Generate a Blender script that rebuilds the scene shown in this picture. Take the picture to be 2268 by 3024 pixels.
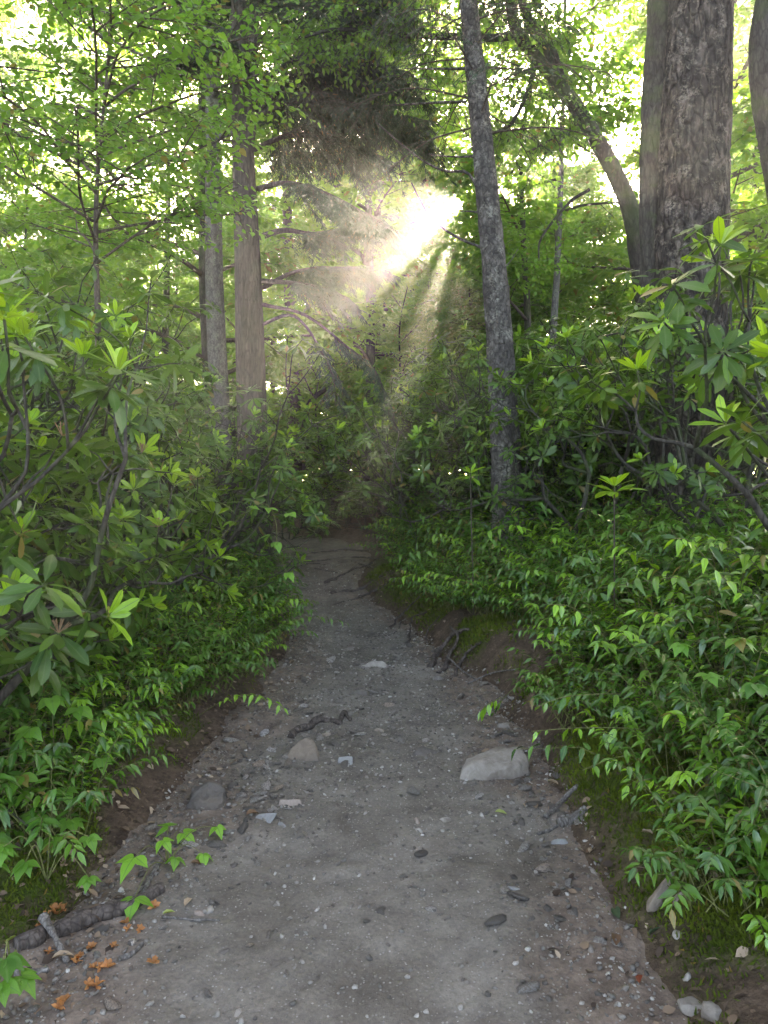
import bpy, bmesh, math
import numpy as np
from mathutils import Matrix, Vector

for o in list(bpy.data.objects):
    bpy.data.objects.remove(o)
S = bpy.context.scene
COL = S.collection
RAD = math.radians

# ------------------------------------------------------------------ camera
CAM_Z, PITCH, FPX = 1.6, RAD(2.5), 2096.0          # phone camera held at eye level
cam = bpy.data.cameras.new('camera')
cam.sensor_fit = 'VERTICAL'
cam.sensor_height = 36.0
cam.sensor_width = 27.0
cam.lens = 36.0 * FPX / 3024.0
cam.clip_start, cam.clip_end = 0.05, 600.0
camo = bpy.data.objects.new('camera', cam)
camo.location = (0, 0, CAM_Z)
camo.rotation_euler = (math.pi / 2 - PITCH, 0, 0)
COL.objects.link(camo)
S.camera = camo

# ------------------------------------------------------------------ sky, sun, exposure
SUN_EL, SUN_AZ = RAD(21.0), RAD(6.4)                 # azimuth measured from +Y towards +X
w = bpy.data.worlds.new('World')
S.world = w
w.use_nodes = True
nt = w.node_tree
nt.nodes.clear()
sky = nt.nodes.new('ShaderNodeTexSky')
sky.sky_type = 'NISHITA'
sky.sun_disc = False
sky.sun_elevation = SUN_EL
sky.sun_rotation = SUN_AZ
sky.air_density = 0.45
sky.dust_density = 5.0
sky.ozone_density = 0.0
sky.altitude = 900
bg = nt.nodes.new('ShaderNodeBackground')
bg.inputs['Strength'].default_value = 0.15
wo = nt.nodes.new('ShaderNodeOutputWorld')
nt.links.new(sky.outputs[0], bg.inputs['Color'])
nt.links.new(bg.outputs[0], wo.inputs['Surface'])

sun = bpy.data.lights.new('sun', 'SUN')
sun.energy = 5.0
sun.angle = RAD(0.5)
sun.color = (1.0, 0.95, 0.88)
suno = bpy.data.objects.new('sun', sun)
SUN_DIR = Vector((math.sin(SUN_AZ) * math.cos(SUN_EL), math.cos(SUN_AZ) * math.cos(SUN_EL), math.sin(SUN_EL)))
suno.rotation_euler = SUN_DIR.to_track_quat('Z', 'Y').to_euler()
suno.location = (3, 30, 30)
COL.objects.link(suno)

S.view_settings.view_transform = 'Standard'
S.view_settings.look = 'None'
S.view_settings.gamma = 1.0
S.view_settings.use_curve_mapping = False
S.view_settings.exposure = 4.1
S.view_settings.use_white_balance = True          # the phone balanced for open shade
S.view_settings.white_balance_temperature = 8650
S.view_settings.white_balance_tint = 10
S.render.engine = 'CYCLES'
cy = S.cycles
cy.use_denoising = True
cy.use_adaptive_sampling = True
cy.adaptive_threshold = 1.0
cy.adaptive_min_samples = 72
cy.max_bounces = 5
cy.diffuse_bounces = 3
cy.glossy_bounces = 2
cy.transmission_bounces = 3
cy.volume_bounces = 0
cy.transparent_max_bounces = 4
cy.sample_clamp_indirect = 4.0
w.cycles.sampling_method = 'MANUAL'
w.cycles.sample_map_resolution = 512
cy.caustics_reflective = False
cy.caustics_refractive = False

HAZE_DENSITY = 0.0027
HAZE_G = 0.76

# ------------------------------------------------------------------ helpers
def RNG(s):
    return np.random.default_rng(s)

def nrm(a):
    return a / np.maximum(np.linalg.norm(a, axis=-1, keepdims=True), 1e-9)

def P(px, py, Y):
    """world point seen at photograph pixel (2268 x 3024) at forward distance Y"""
    u = (px - 1134.0) / FPX
    v = -(py - 1512.0) / FPX
    d = np.array([u, math.cos(PITCH) + v * math.sin(PITCH), -math.sin(PITCH) + v * math.cos(PITCH)])
    return np.array([0, 0, CAM_Z]) + d * (Y / d[1])

def _hash(ix, iy, iz, seed):
    h = (ix.astype(np.int64) * 374761393 + iy.astype(np.int64) * 668265263 + iz.astype(np.int64) * 2147483647 + seed * 1274126177) & 0xFFFFFFFF
    h = ((h ^ (h >> 13)) * 1274126177) & 0xFFFFFFFF
    h = ((h ^ (h >> 16)) * 2246822519) & 0xFFFFFFFF
    return ((h ^ (h >> 15)) & 0xFFFFFF) / float(0x7FFFFF) - 1.0

def vnoise(p, seed=0):
    p = np.asarray(p, float)
    i = np.floor(p)
    f = p - i
    i = i.astype(np.int64)
    u = f * f * (3 - 2 * f)
    r = 0
    for dx in (0, 1):
        for dy in (0, 1):
            for dz in (0, 1):
                wgt = (u[..., 0] if dx else 1 - u[..., 0]) * (u[..., 1] if dy else 1 - u[..., 1]) * (u[..., 2] if dz else 1 - u[..., 2])
                r = r + wgt * _hash(i[..., 0] + dx, i[..., 1] + dy, i[..., 2] + dz, seed)
    return r

def fbm(p, oct=4, seed=0):
    a, s, r = 0.5, 1.0, 0
    for k in range(oct):
        r = r + a * vnoise(np.asarray(p) * s, seed + k)
        a *= 0.5
        s *= 2.03
    return r

def sstep(a, b, x):
    t = np.clip((x - a) / (b - a), 0, 1)
    return t * t * (3 - 2 * t)

class Geo:
    """collects triangles with per-vertex attributes"""
    def __init__(self):
        self.V, self.T, self.A, self.M, self.n = [], [], {'rnd': [], 'young': [], 'mid': []}, [], 0
    def add(self, V, T, rnd=None, young=None, mid=None, mat=0):
        V = np.asarray(V, float).reshape(-1, 3)
        T = np.asarray(T, np.int64).reshape(-1, 3)
        k = len(V)
        self.V.append(V)
        self.T.append(T + self.n)
        self.M.append(np.full(len(T), mat, np.int32))
        for key, val in (('rnd', rnd), ('young', young), ('mid', mid)):
            if val is None:
                val = 0.0
            self.A[key].append(np.broadcast_to(np.asarray(val, float), (k,)))
        self.n += k
        return self
    def mesh(self, name, mats, smooth=True):
        V = np.concatenate(self.V)
        T = np.concatenate(self.T)
        return mk_mesh(name, V, T, mats, np.concatenate(self.M), {k: np.concatenate(v) for k, v in self.A.items()}, smooth)

def mk_mesh(name, V, T, mats, midx=None, attrs=None, smooth=True):
    me = bpy.data.meshes.new(name)
    V = np.ascontiguousarray(V, np.float32)
    T = np.ascontiguousarray(T, np.int32)
    me.vertices.add(len(V))
    me.vertices.foreach_set('co', V.ravel())
    me.loops.add(T.size)
    me.loops.foreach_set('vertex_index', T.ravel())
    me.polygons.add(len(T))
    me.polygons.foreach_set('loop_start', np.arange(0, T.size, 3, dtype=np.int32))
    if smooth:
        me.polygons.foreach_set('use_smooth', np.ones(len(T), bool))
    if midx is not None:
        me.polygons.foreach_set('material_index', np.ascontiguousarray(midx, np.int32))
    for k, a in (attrs or {}).items():
        at = me.attributes.new(k, 'FLOAT', 'POINT')
        at.data.foreach_set('value', np.ascontiguousarray(a, np.float32))
    for m in (mats if isinstance(mats, (list, tuple)) else [mats]):
        me.materials.append(m)
    me.update(calc_edges=True)
    return me

def link(name, data, parent=None, kind=None, loc=None):
    o = bpy.data.objects.new(name, data)
    COL.objects.link(o)
    if parent is not None:
        o.parent = parent
    if kind:
        o['kind'] = kind
    if loc is not None:
        o.location = loc
    return o

def tag(o, label, cat, group=None):
    o['label'] = label
    o['category'] = cat
    if group:
        o['group'] = group
    return o

def thing(name, label, cat, loc=(0, 0, 0), rz=0.0, sc=1.0, group=None):
    o = bpy.data.objects.new(name, None)
    COL.objects.link(o)
    o.location = tuple(float(c) for c in loc)
    o.rotation_euler = (0, 0, rz)
    o.scale = (sc, sc, sc)
    o.empty_display_size = 0.1
    return tag(o, label, cat, group)

def smooth_path(pts, n):
    """Catmull-Rom through pts, n samples"""
    p = np.asarray(pts, float)
    if len(p) == 2:
        t = np.linspace(0, 1, n)[:, None]
        return p[0] * (1 - t) + p[1] * t
    q = np.vstack([2 * p[0] - p[1], p, 2 * p[-1] - p[-2]])
    s = np.linspace(0, len(p) - 1 - 1e-6, n)
    i = s.astype(int)
    f = (s - i)[:, None]
    a, b, c, d = q[i], q[i + 1], q[i + 2], q[i + 3]
    return 0.5 * (2 * b + (c - a) * f + (2 * a - 5 * b + 4 * c - d) * f ** 2 + (3 * b - a - 3 * c + d) * f ** 3)

def tube(pts, rad, sides=8, disp=None, cap=True):
    """tube along pts; disp(points, angles, t) -> radial offset factor"""
    p = np.asarray(pts, float)
    n = len(p)
    r = np.broadcast_to(np.asarray(rad, float), (n,)).copy()
    t = nrm(np.gradient(p, axis=0))
    mean = np.abs(t.mean(0))
    ref = np.eye(3)[int(np.argmin(mean))]
    s = nrm(np.cross(t, ref))
    b = np.cross(s, t)
    ang = np.linspace(0, 2 * math.pi, sides, endpoint=False)
    dirs = s[:, None, :] * np.cos(ang)[None, :, None] + b[:, None, :] * np.sin(ang)[None, :, None]
    rr = np.repeat(r[:, None], sides, 1)
    if disp is not None:
        rr = rr * (1 + disp(p[:, None, :] + dirs * r[:, None, None], ang, np.linspace(0, 1, n)))
    V = p[:, None, :] + dirs * rr[..., None]
    V = V.reshape(-1, 3)
    i = np.arange(n - 1)[:, None] * sides
    j = np.arange(sides)[None, :]
    k = (j + 1) % sides
    a, bb, c, d = i + j, i + k, i + sides + k, i + sides + j
    T = np.concatenate([np.stack([a, bb, c], -1).reshape(-1, 3), np.stack([a, c, d], -1).reshape(-1, 3)])
    if cap:
        V = np.vstack([V, p[0], p[-1] + t[-1] * r[-1] * 0.5])
        m = n * sides
        jj, kk = np.arange(sides), (np.arange(sides) + 1) % sides
        T = np.concatenate([T, np.stack([kk, jj, np.full(sides, m)], -1),
                            np.stack([(n - 1) * sides + jj, (n - 1) * sides + kk, np.full(sides, m + 1)], -1)])
    return V, T

def tubes_batch(Pk, Rk, sides=3):
    """K thin tubes at once, Pk (K,n,3), Rk (K,n)"""
    K, n, _ = Pk.shape
    t = nrm(np.gradient(Pk, axis=1))
    s = nrm(np.cross(t, np.array([0.13, 0.07, 1.0])))
    b = np.cross(s, t)
    ang = np.linspace(0, 2 * math.pi, sides, endpoint=False)
    V = Pk[:, :, None, :] + (s[:, :, None, :] * np.cos(ang)[:, None] + b[:, :, None, :] * np.sin(ang)[:, None]) * Rk[:, :, None, None]
    i = (np.arange(K)[:, None, None] * n + np.arange(n - 1)[None, :, None]) * sides
    j = np.arange(sides)[None, None, :]
    k = (j + 1) % sides
    a, bb, c, d = i + j, i + k, i + sides + k, i + sides + j
    T = np.concatenate([np.stack([a, bb, c], -1).reshape(-1, 3), np.stack([a, c, d], -1).reshape(-1, 3)])
    return V.reshape(-1, 3), T

def where(x, y):
    px = 1134 + x / y * FPX
    for lim, ph in ((60, 'at the far left edge'), (200, 'left of the slender sapling'), (330, 'behind the slender sapling'), (460, 'right of the slender sapling'), (590, 'just left of the grey trunk'),
                    (700, 'behind the grey trunk'), (800, 'behind the brown furrowed trunk'), (900, 'right of the brown trunk'), (1010, 'beyond the path bend'), (1120, 'over the end of the path'),
                    (1230, 'under the dark needle boughs'), (1330, 'below the sun'), (1420, 'left of the conifer foot'), (1520, 'behind the straight conifer'), (1620, 'just right of the conifer'),
                    (1740, 'left of the leaning tree'), (1880, 'behind the leaning tree'), (2010, 'behind the dark side trunk'), (2160, 'behind the scaly trunk'), (2268, 'right of the scaly trunk')):
        if px < lim:
            return ph
    return 'at the far right edge'
def far_word(y):
    return 'nearby' if y < 16 else ('mid-distance' if y < 20 else ('farther' if y < 27 else ('distant' if y < 38 else 'farthest')))

# ---- leaves
def leaf_tpl(rows, fold=0.12, droop=0.15, stalk=0.0, serr=0.0):
    """rows: [(y, halfwidth)]; unit leaf along +Y, upper face +Z. returns V, T, mid"""
    V, mid = [], []
    def z(y, x):
        return -droop * y * y + fold * abs(x) * 1.6
    V.append((0, stalk, z(stalk, 0)))
    mid.append(0)
    for (y, hw) in rows:
        y2 = stalk + y * (1 - stalk)
        V += [(-hw, y2 - serr * hw, z(y2, hw)), (0, y2, z(y2, 0)), (hw, y2 - serr * hw, z(y2, hw))]
        mid += [1, 0, 1]
    V.append((0, 1, z(1, 0)))
    mid.append(0)
    T = [(0, 2, 1), (0, 3, 2)]
    for r in range(len(rows) - 1):
        a = 1 + 3 * r
        b = a + 3
        T += [(a, a + 1, b + 1), (a, b + 1, b), (a + 1, a + 2, b + 2), (a + 1, b + 2, b + 1)]
    a = 1 + 3 * (len(rows) - 1)
    e = len(V) - 1
    T += [(a, a + 1, e), (a + 1, a + 2, e)]
    if stalk > 0:
        k = len(V)
        V += [(-0.012, 0, 0), (0.012, 0, 0)]
        mid += [0, 0]
        T += [(k, k + 1, 0)]
    return np.array(V, float), np.array(T), np.array(mid, float)

TPL = {
    'rhodo': [leaf_tpl([(0.2, 0.075), (0.5, 0.145), (0.8, 0.125)], 0.10, d, 0.09) for d in (0.02, 0.16, 0.34)],
    'leuco': [leaf_tpl([(0.14, 0.11), (0.42, 0.17), (0.72, 0.095)], 0.22, d, 0.05) for d in (0.1, 0.3, 0.5)],
    'broad': [leaf_tpl([(0.28, 0.25), (0.62, 0.24)], 0.12, d, 0.08) for d in (0.05, 0.2, 0.35)],
    'far': [(np.array([(0, 0, 0), (-0.31, 0.45, z1), (0.31, 0.45, z1), (0, 1, z2)]), np.array([(0, 2, 3), (0, 3, 1)]), np.array([0, 1, 1, 0.0])) for z1, z2 in ((0.06, -0.05), (0.05, -0.2), (0.12, -0.3))],
    'bramble': [leaf_tpl([(0.12, 0.19), (0.3, 0.29), (0.42, 0.28), (0.58, 0.25), (0.76, 0.13)], 0.12, d, 0.04, 0.15) for d in (0.1, 0.25, 0.4)],
    'needle': [(np.array([(-0.07, 0, 0), (0.07, 0, 0), (0.10, 0.55, -0.03), (-0.01, 1, -0.1)]), np.array([(0, 1, 2), (0, 2, 3)]), np.zeros(4))],
}

def frames(d, n):
    y = nrm(d)
    x = nrm(np.cross(y, n))
    z = np.cross(x, y)
    return x, y, z

class Leaves:
    def __init__(self):
        self.pos, self.d, self.n, self.s, self.young, self.var = [], [], [], [], [], []
    def add(self, pos, d, n, s, young, rng, nvar=3):
        k = len(pos)
        self.pos.append(np.asarray(pos, float)); self.d.append(nrm(np.asarray(d, float))); self.n.append(np.asarray(n, float))
        self.s.append(np.broadcast_to(np.asarray(s, float), (k,))); self.young.append(np.broadcast_to(np.asarray(young, float), (k,)))
        self.var.append(rng.integers(0, nvar, k))
    def arr(self):
        return tuple(np.concatenate(a) for a in (self.pos, self.d, self.n, self.s, self.young, self.var))

def leaves_geo(geo, kind, L, rng, keep=None, mat=0):
    pos, d, n, s, yg, var = L
    if keep is not None:
        pos, d, n, s, yg, var = pos[keep], d[keep], n[keep], s[keep], yg[keep], var[keep]
    rnd = rng.random(len(pos))
    for v, (tv, tt, tm) in enumerate(TPL[kind]):
        m = (var % len(TPL[kind])) == v
        k = int(m.sum())
        if not k:
            continue
        x, y, z = frames(d[m], n[m])
        wv = rng.uniform(0.85, 1.15, k)
        V = pos[m][:, None, :] + s[m][:, None, None] * (x[:, None, :] * (tv[None, :, 0, None] * wv[:, None, None]) + y[:, None, :] * tv[None, :, 1, None] + z[:, None, :] * tv[None, :, 2, None])
        T = tt[None] + (np.arange(k) * len(tv))[:, None, None]
        geo.add(V.reshape(-1, 3), T.reshape(-1, 3), np.repeat(rnd[m], len(tv)), np.repeat(yg[m], len(tv)), np.tile(tm, k), mat)
    return geo

# ------------------------------------------------------------------ materials
def new_mat(name):
    m = bpy.data.materials.new(name)
    m.use_nodes = True
    t = m.node_tree
    t.nodes.clear()
    out = t.nodes.new('ShaderNodeOutputMaterial')
    return m, t, out

def node(t, typ, **kw):
    n = t.nodes.new(typ)
    for k, v in kw.items():
        if k.startswith('i_'):
            n.inputs[k[2:].replace('_', ' ')].default_value = v
        else:
            setattr(n, k, v)
    return n

def attr(t, name):
    n = t.nodes.new('ShaderNodeAttribute')
    n.attribute_name = name
    return n.outputs['Fac']

def mixc(t, fac, a, b, blend='MIX'):
    n = t.nodes.new('ShaderNodeMix')
    n.data_type = 'RGBA'
    n.blend_type = blend
    for sock, v in ((n.inputs['Factor'], fac), (n.inputs[6], a), (n.inputs[7], b)):
        if isinstance(v, bpy.types.NodeSocket):
            t.links.new(v, sock)
        elif isinstance(v, (int, float)):
            sock.default_value = v
        else:
            sock.default_value = (*v, 1.0)
    return n.outputs[2]

def math_(t, op, a, b=None, c=None, clamp=False):
    n = t.nodes.new('ShaderNodeMath')
    n.operation = op
    n.use_clamp = clamp
    for k, v in enumerate((a, b, c)):
        if v is None:
            continue
        if isinstance(v, bpy.types.NodeSocket):
            t.links.new(v, n.inputs[k])
        else:
            n.inputs[k].default_value = v
    return n.outputs[0]

def ramp(t, fac, stops):
    n = t.nodes.new('ShaderNodeValToRGB')
    e = n.color_ramp.elements
    while len(e) < len(stops):
        e.new(0.5)
    for el, (p, c) in zip(e, stops):
        el.position = p
        el.color = (*c, 1.0)
    t.links.new(fac, n.inputs[0])
    return n.outputs[0]

def coords(t, scale=(1, 1, 1), which='Object'):
    tc = t.nodes.new('ShaderNodeTexCoord')
    mp = t.nodes.new('ShaderNodeMapping')
    mp.inputs['Scale'].default_value = scale
    t.links.new(tc.outputs[which], mp.inputs[0])
    return mp.outputs[0]

def noise(t, vec, scale, detail=4.0, rough=0.6, dist=0.0):
    n = t.nodes.new('ShaderNodeTexNoise')
    n.inputs['Scale'].default_value = scale
    n.inputs['Detail'].default_value = detail
    n.inputs['Roughness'].default_value = rough
    n.inputs['Distortion'].default_value = dist
    if vec is not None:
        t.links.new(vec, n.inputs['Vector'])
    return n.outputs[0]

def voro(t, vec, scale, feature='F1', out='Distance', rnd=1.0):
    n = t.nodes.new('ShaderNodeTexVoronoi')
    n.feature = feature
    n.inputs['Scale'].default_value = scale
    n.inputs['Randomness'].default_value = rnd
    if vec is not None:
        t.links.new(vec, n.inputs['Vector'])
    return n.outputs[out]

def bump(t, h, strength, dist):
    n = t.nodes.new('ShaderNodeBump')
    n.inputs['Strength'].default_value = strength
    n.inputs['Distance'].default_value = dist
    t.links.new(h, n.inputs['Height'])
    return n.outputs[0]

def principled(t, col, rough=0.6, spec=0.4, normal=None):
    n = t.nodes.new('ShaderNodeBsdfPrincipled')
    for sock, v in ((n.inputs['Base Color'], col), (n.inputs['Roughness'], rough), (n.inputs['Specular IOR Level'], spec)):
        if isinstance(v, bpy.types.NodeSocket):
            t.links.new(v, sock)
        elif isinstance(v, (int, float)):
            sock.default_value = v
        else:
            sock.default_value = (*v, 1.0)
    if normal is not None:
        t.links.new(normal, n.inputs['Normal'])
    return n

def leaf_mat(name, dark, light, young, t_old, t_young, rough=0.4, spec=0.5, tf=0.4, midrib=None, mott=25.0):
    m, t, out = new_mat(name)
    oi = t.nodes.new('ShaderNodeObjectInfo')
    r = math_(t, 'FRACT', math_(t, 'ADD', attr(t, 'rnd'), oi.outputs['Random']))
    yg = attr(t, 'young')
    c = mixc(t, r, dark, light)
    c = mixc(t, yg, c, young)
    nz = noise(t, coords(t), mott, 3.0)
    c = mixc(t, 0.55, c, ramp(t, nz, [(0.25, (0.55, 0.55, 0.5)), (0.75, (1.25, 1.25, 1.2))]), 'MULTIPLY')
    dead = math_(t, 'GREATER_THAN', r, 0.972)
    c = mixc(t, math_(t, 'MULTIPLY', dead, 0.8), c, (0.20, 0.115, 0.035))
    sp = ramp(t, noise(t, coords(t), mott * 5.5, 2.0, 0.5), [(0.66, (0, 0, 0)), (0.72, (0.6, 0.6, 0.6))])
    c = mixc(t, sp, c, (0.07, 0.05, 0.02))
    tr = mixc(t, yg, t_old, t_young)
    tr = mixc(t, math_(t, 'MULTIPLY', dead, 0.8), tr, (0.25, 0.14, 0.03))
    tr = mixc(t, math_(t, 'MULTIPLY', r, 0.35), tr, (0.18, 0.26, 0.03))
    if midrib:
        md = attr(t, 'mid')
        f = math_(t, 'LESS_THAN', md, 0.10)
        f = math_(t, 'MULTIPLY', f, 0.6)
        c = mixc(t, f, c, midrib)
        tr = mixc(t, f, tr, (0.04, 0.08, 0.01))
    pr = principled(t, c, rough, spec)
    tl = t.nodes.new('ShaderNodeBsdfTranslucent')
    t.links.new(tr, tl.inputs['Color'])
    mx = t.nodes.new('ShaderNodeMixShader')
    mx.inputs[0].default_value = tf
    t.links.new(pr.outputs[0], mx.inputs[1])
    t.links.new(tl.outputs[0], mx.inputs[2])
    t.links.new(mx.outputs[0], out.inputs['Surface'])
    return m

M = {}
M['rhodo'] = leaf_mat('rhodo_leaf', (0.018, 0.058, 0.008), (0.044, 0.112, 0.012), (0.17, 0.34, 0.02), (0.08, 0.18, 0.010), (0.50, 0.78, 0.03), 0.32, 0.38, 0.34, (0.12, 0.19, 0.05))
M['leuco'] = leaf_mat('leucothoe_leaf', (0.016, 0.066, 0.010), (0.060, 0.165, 0.020), (0.18, 0.38, 0.025), (0.06, 0.16, 0.010), (0.44, 0.70, 0.03), 0.24, 0.6, 0.26, (0.10, 0.19, 0.04))
M['broad'] = leaf_mat('broadleaf', (0.045, 0.12, 0.020), (0.085, 0.19, 0.026), (0.13, 0.25, 0.03), (0.12, 0.33, 0.025), (0.26, 0.47, 0.035), 0.5, 0.3, 0.46)
M['far'] = leaf_mat('distant_leaf', (0.040, 0.12, 0.020), (0.080, 0.18, 0.028), (0.12, 0.24, 0.035), (0.14, 0.37, 0.030), (0.30, 0.52, 0.045), 0.55, 0.25, 0.50)
M['needle'] = leaf_mat('conifer_needle', (0.018, 0.044, 0.026), (0.034, 0.068, 0.036), (0.06, 0.13, 0.05), (0.03, 0.06, 0.02), (0.10, 0.18, 0.04), 0.6, 0.2, 0.14)
M['bramble'] = leaf_mat('bramble_leaf', (0.040, 0.13, 0.020), (0.075, 0.20, 0.026), (0.17, 0.38, 0.04), (0.16, 0.38, 0.02), (0.38, 0.66, 0.04), 0.42, 0.4, 0.36, (0.14, 0.28, 0.06))
M['moss'] = leaf_mat('moss', (0.035, 0.060, 0.008), (0.075, 0.105, 0.012), (0.12, 0.155, 0.016), (0.08, 0.12, 0.010), (0.16, 0.22, 0.015), 0.9, 0.1, 0.3)

def bark_mat(name, dark, mid, light, zs=0.25, scale=14.0, lichen=None, bstr=0.9, bdist=0.02, moss=0.0):
    m, t, out = new_mat(name)
    v = coords(t, (1, 1, zs))
    a = noise(t, v, scale, 6.0, 0.65, 0.4)
    b = voro(t, v, scale * 1.1, 'DISTANCE_TO_EDGE')
    c = ramp(t, a, [(0.28, dark), (0.5, mid), (0.74, light)])
    cr = ramp(t, b, [(0.0, (0.45, 0.43, 0.42)), (0.12, (1, 1, 1))])
    c = mixc(t, 0.8, c, cr, 'MULTIPLY')
    if lichen:
        l = noise(t, coords(t), 5.0, 5.0, 0.7)
        l2 = noise(t, coords(t), 38.0, 2.0, 0.7)
        f = math_(t, 'MULTIPLY', ramp(t, l, [(0.5, (0, 0, 0)), (0.62, (1, 1, 1))]), ramp(t, l2, [(0.42, (0, 0, 0)), (0.58, (0.8, 0.8, 0.8))]))
        c = mixc(t, f, c, lichen)
    if moss:
        l = noise(t, coords(t), 3.0, 4.0, 0.6)
        f = ramp(t, l, [(0.48, (0, 0, 0)), (0.62, (moss, moss, moss))])
        c = mixc(t, f, c, (0.05, 0.075, 0.02))
    h = math_(t, 'ADD', a, math_(t, 'MULTIPLY', math_(t, 'MINIMUM', b, 0.15), 3.0))
    pr = principled(t, c, 0.88, 0.15, bump(t, h, bstr, bdist))
    t.links.new(pr.outputs[0], out.inputs['Surface'])
    return m

M['bark_spruce'] = bark_mat('spruce_bark', (0.022, 0.019, 0.017), (0.060, 0.053, 0.046), (0.16, 0.148, 0.128), 0.6, 17.0, (0.21, 0.205, 0.165), 1.0, 0.02)
M['bark_grey'] = bark_mat('grey_bark', (0.0465, 0.0446, 0.0403), (0.0930, 0.0899, 0.0806), (0.1612, 0.1612, 0.1426), 0.5, 22.0, (0.1550, 0.1736, 0.1240), 0.6, 0.008)
M['bark_brown'] = bark_mat('brown_bark', (0.0279, 0.0223, 0.0174), (0.0620, 0.0508, 0.0409), (0.1178, 0.1023, 0.0837), 0.14, 24.0, None, 1.0, 0.016)
M['bark_rough'] = bark_mat('rough_bark', (0.010, 0.008, 0.007), (0.040, 0.032, 0.026), (0.15, 0.125, 0.10), 0.38, 13.0, (0.20, 0.175, 0.14), 1.0, 0.05)
M['bark_dark'] = bark_mat('dark_bark', (0.0175, 0.0154, 0.0126), (0.0420, 0.0371, 0.0301), (0.0840, 0.0770, 0.0630), 0.35, 20.0, None, 0.8, 0.012, 0.5)
M['bark_twig'] = bark_mat('twig_bark', (0.035, 0.028, 0.020), (0.075, 0.060, 0.045), (0.13, 0.11, 0.085), 0.3, 40.0, None, 0.5, 0.004)
M['stem_green'] = bark_mat('green_stem', (0.08, 0.10, 0.03), (0.13, 0.14, 0.045), (0.18, 0.17, 0.07), 0.3, 40.0, None, 0.3, 0.002)
M['deadwood'] = bark_mat('dead_wood', (0.055, 0.048, 0.042), (0.13, 0.115, 0.10), (0.27, 0.25, 0.225), 0.3, 45.0, None, 0.8, 0.006)
M['root'] = bark_mat('root_bark', (0.03, 0.024, 0.020), (0.075, 0.060, 0.050), (0.15, 0.125, 0.105), 0.6, 35.0, None, 0.8, 0.006)

def ground_mat(name, is_path):
    m, t, out = new_mat(name)
    v = coords(t)
    n1 = noise(t, v, 1.3, 5.0, 0.6)
    n2 = noise(t, v, 9.0, 5.0, 0.65)
    n3 = noise(t, v, 60.0, 4.0, 0.7)
    vo = voro(t, v, 95.0, 'F1', 'Color')
    vd = voro(t, v, 95.0, 'F1', 'Distance')
    vo2 = voro(t, v, 42.0, 'F1', 'Color')
    vd2 = voro(t, v, 42.0, 'F1', 'Distance')
    if is_path:
        c = ramp(t, n1, [(0.3, (0.112, 0.096, 0.077)), (0.5, (0.150, 0.132, 0.109)), (0.7, (0.195, 0.174, 0.146))])
        soil = ramp(t, n2, [(0.3, (0.10, 0.072, 0.054)), (0.7, (0.20, 0.148, 0.112))])
        e = attr(t, 'edge')
        c = mixc(t, e, c, soil)
        damp = noise(t, v, 2.6, 4.0, 0.6, 0.8)
        c = mixc(t, 1.0, c, ramp(t, damp, [(0.34, (0.80, 0.78, 0.76)), (0.52, (1, 1, 1)), (0.7, (1.12, 1.11, 1.1))]), 'MULTIPLY')
        c = mixc(t, 0.8, c, ramp(t, n2, [(0.25, (0.65, 0.63, 0.62)), (0.75, (1.25, 1.24, 1.23))]), 'MULTIPLY')
        c = mixc(t, 0.7, c, ramp(t, n3, [(0.3, (0.6, 0.6, 0.6)), (0.7, (1.3, 1.3, 1.3))]), 'MULTIPLY')
        g = t.nodes.new('ShaderNodeSeparateColor')
        t.links.new(vo, g.inputs[0])
        grit = math_(t, 'MULTIPLY', math_(t, 'GREATER_THAN', math_(t, 'ADD', g.outputs[0], math_(t, 'MULTIPLY', n1, 0.5)), 0.98), math_(t, 'LESS_THAN', vd, 0.36))
        gc = ramp(t, g.outputs[1], [(0.0, (0.09, 0.082, 0.072)), (0.6, (0.19, 0.174, 0.155)), (1.0, (0.33, 0.305, 0.27))])
        c = mixc(t, math_(t, 'MULTIPLY', grit, 0.75), c, gc)
        h = math_(t, 'ADD', math_(t, 'MULTIPLY', n3, 0.6), math_(t, 'MULTIPLY', grit, 0.6))
        h = math_(t, 'ADD', h, n2)
        pr = principled(t, c, 0.8, 0.25, bump(t, h, 0.9, 0.012))
    else:
        c = ramp(t, n2, [(0.25, (0.038, 0.026, 0.018)), (0.5, (0.085, 0.058, 0.040)), (0.75, (0.15, 0.105, 0.072))])
        lit = math_(t, 'LESS_THAN', vd2, 0.42)
        g = t.nodes.new('ShaderNodeSeparateColor')
        t.links.new(vo2, g.inputs[0])
        lc = ramp(t, g.outputs[0], [(0.0, (0.030, 0.02, 0.014)), (0.6, (0.09, 0.06, 0.04)), (1.0, (0.21, 0.15, 0.10))])
        c = mixc(t, math_(t, 'MULTIPLY', lit, 0.5), c, lc)
        mo = attr(t, 'edge')
        mf = math_(t, 'MULTIPLY', mo, ramp(t, n2, [(0.35, (0.15, 0.15, 0.15)), (0.55, (1, 1, 1))]))
        mc = ramp(t, n3, [(0.3, (0.028, 0.042, 0.008)), (0.7, (0.075, 0.105, 0.016))])
        c = mixc(t, mf, c, mc)
        h = math_(t, 'ADD', n3, math_(t, 'MULTIPLY', n2, 1.5))
        pr = principled(t, c, 0.95, 0.1, bump(t, h, 1.0, 0.02))
    t.links.new(pr.outputs[0], out.inputs['Surface'])
    return m

M['path'] = ground_mat('gravel_path', True)
M['soil'] = ground_mat('forest_soil', False)

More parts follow.
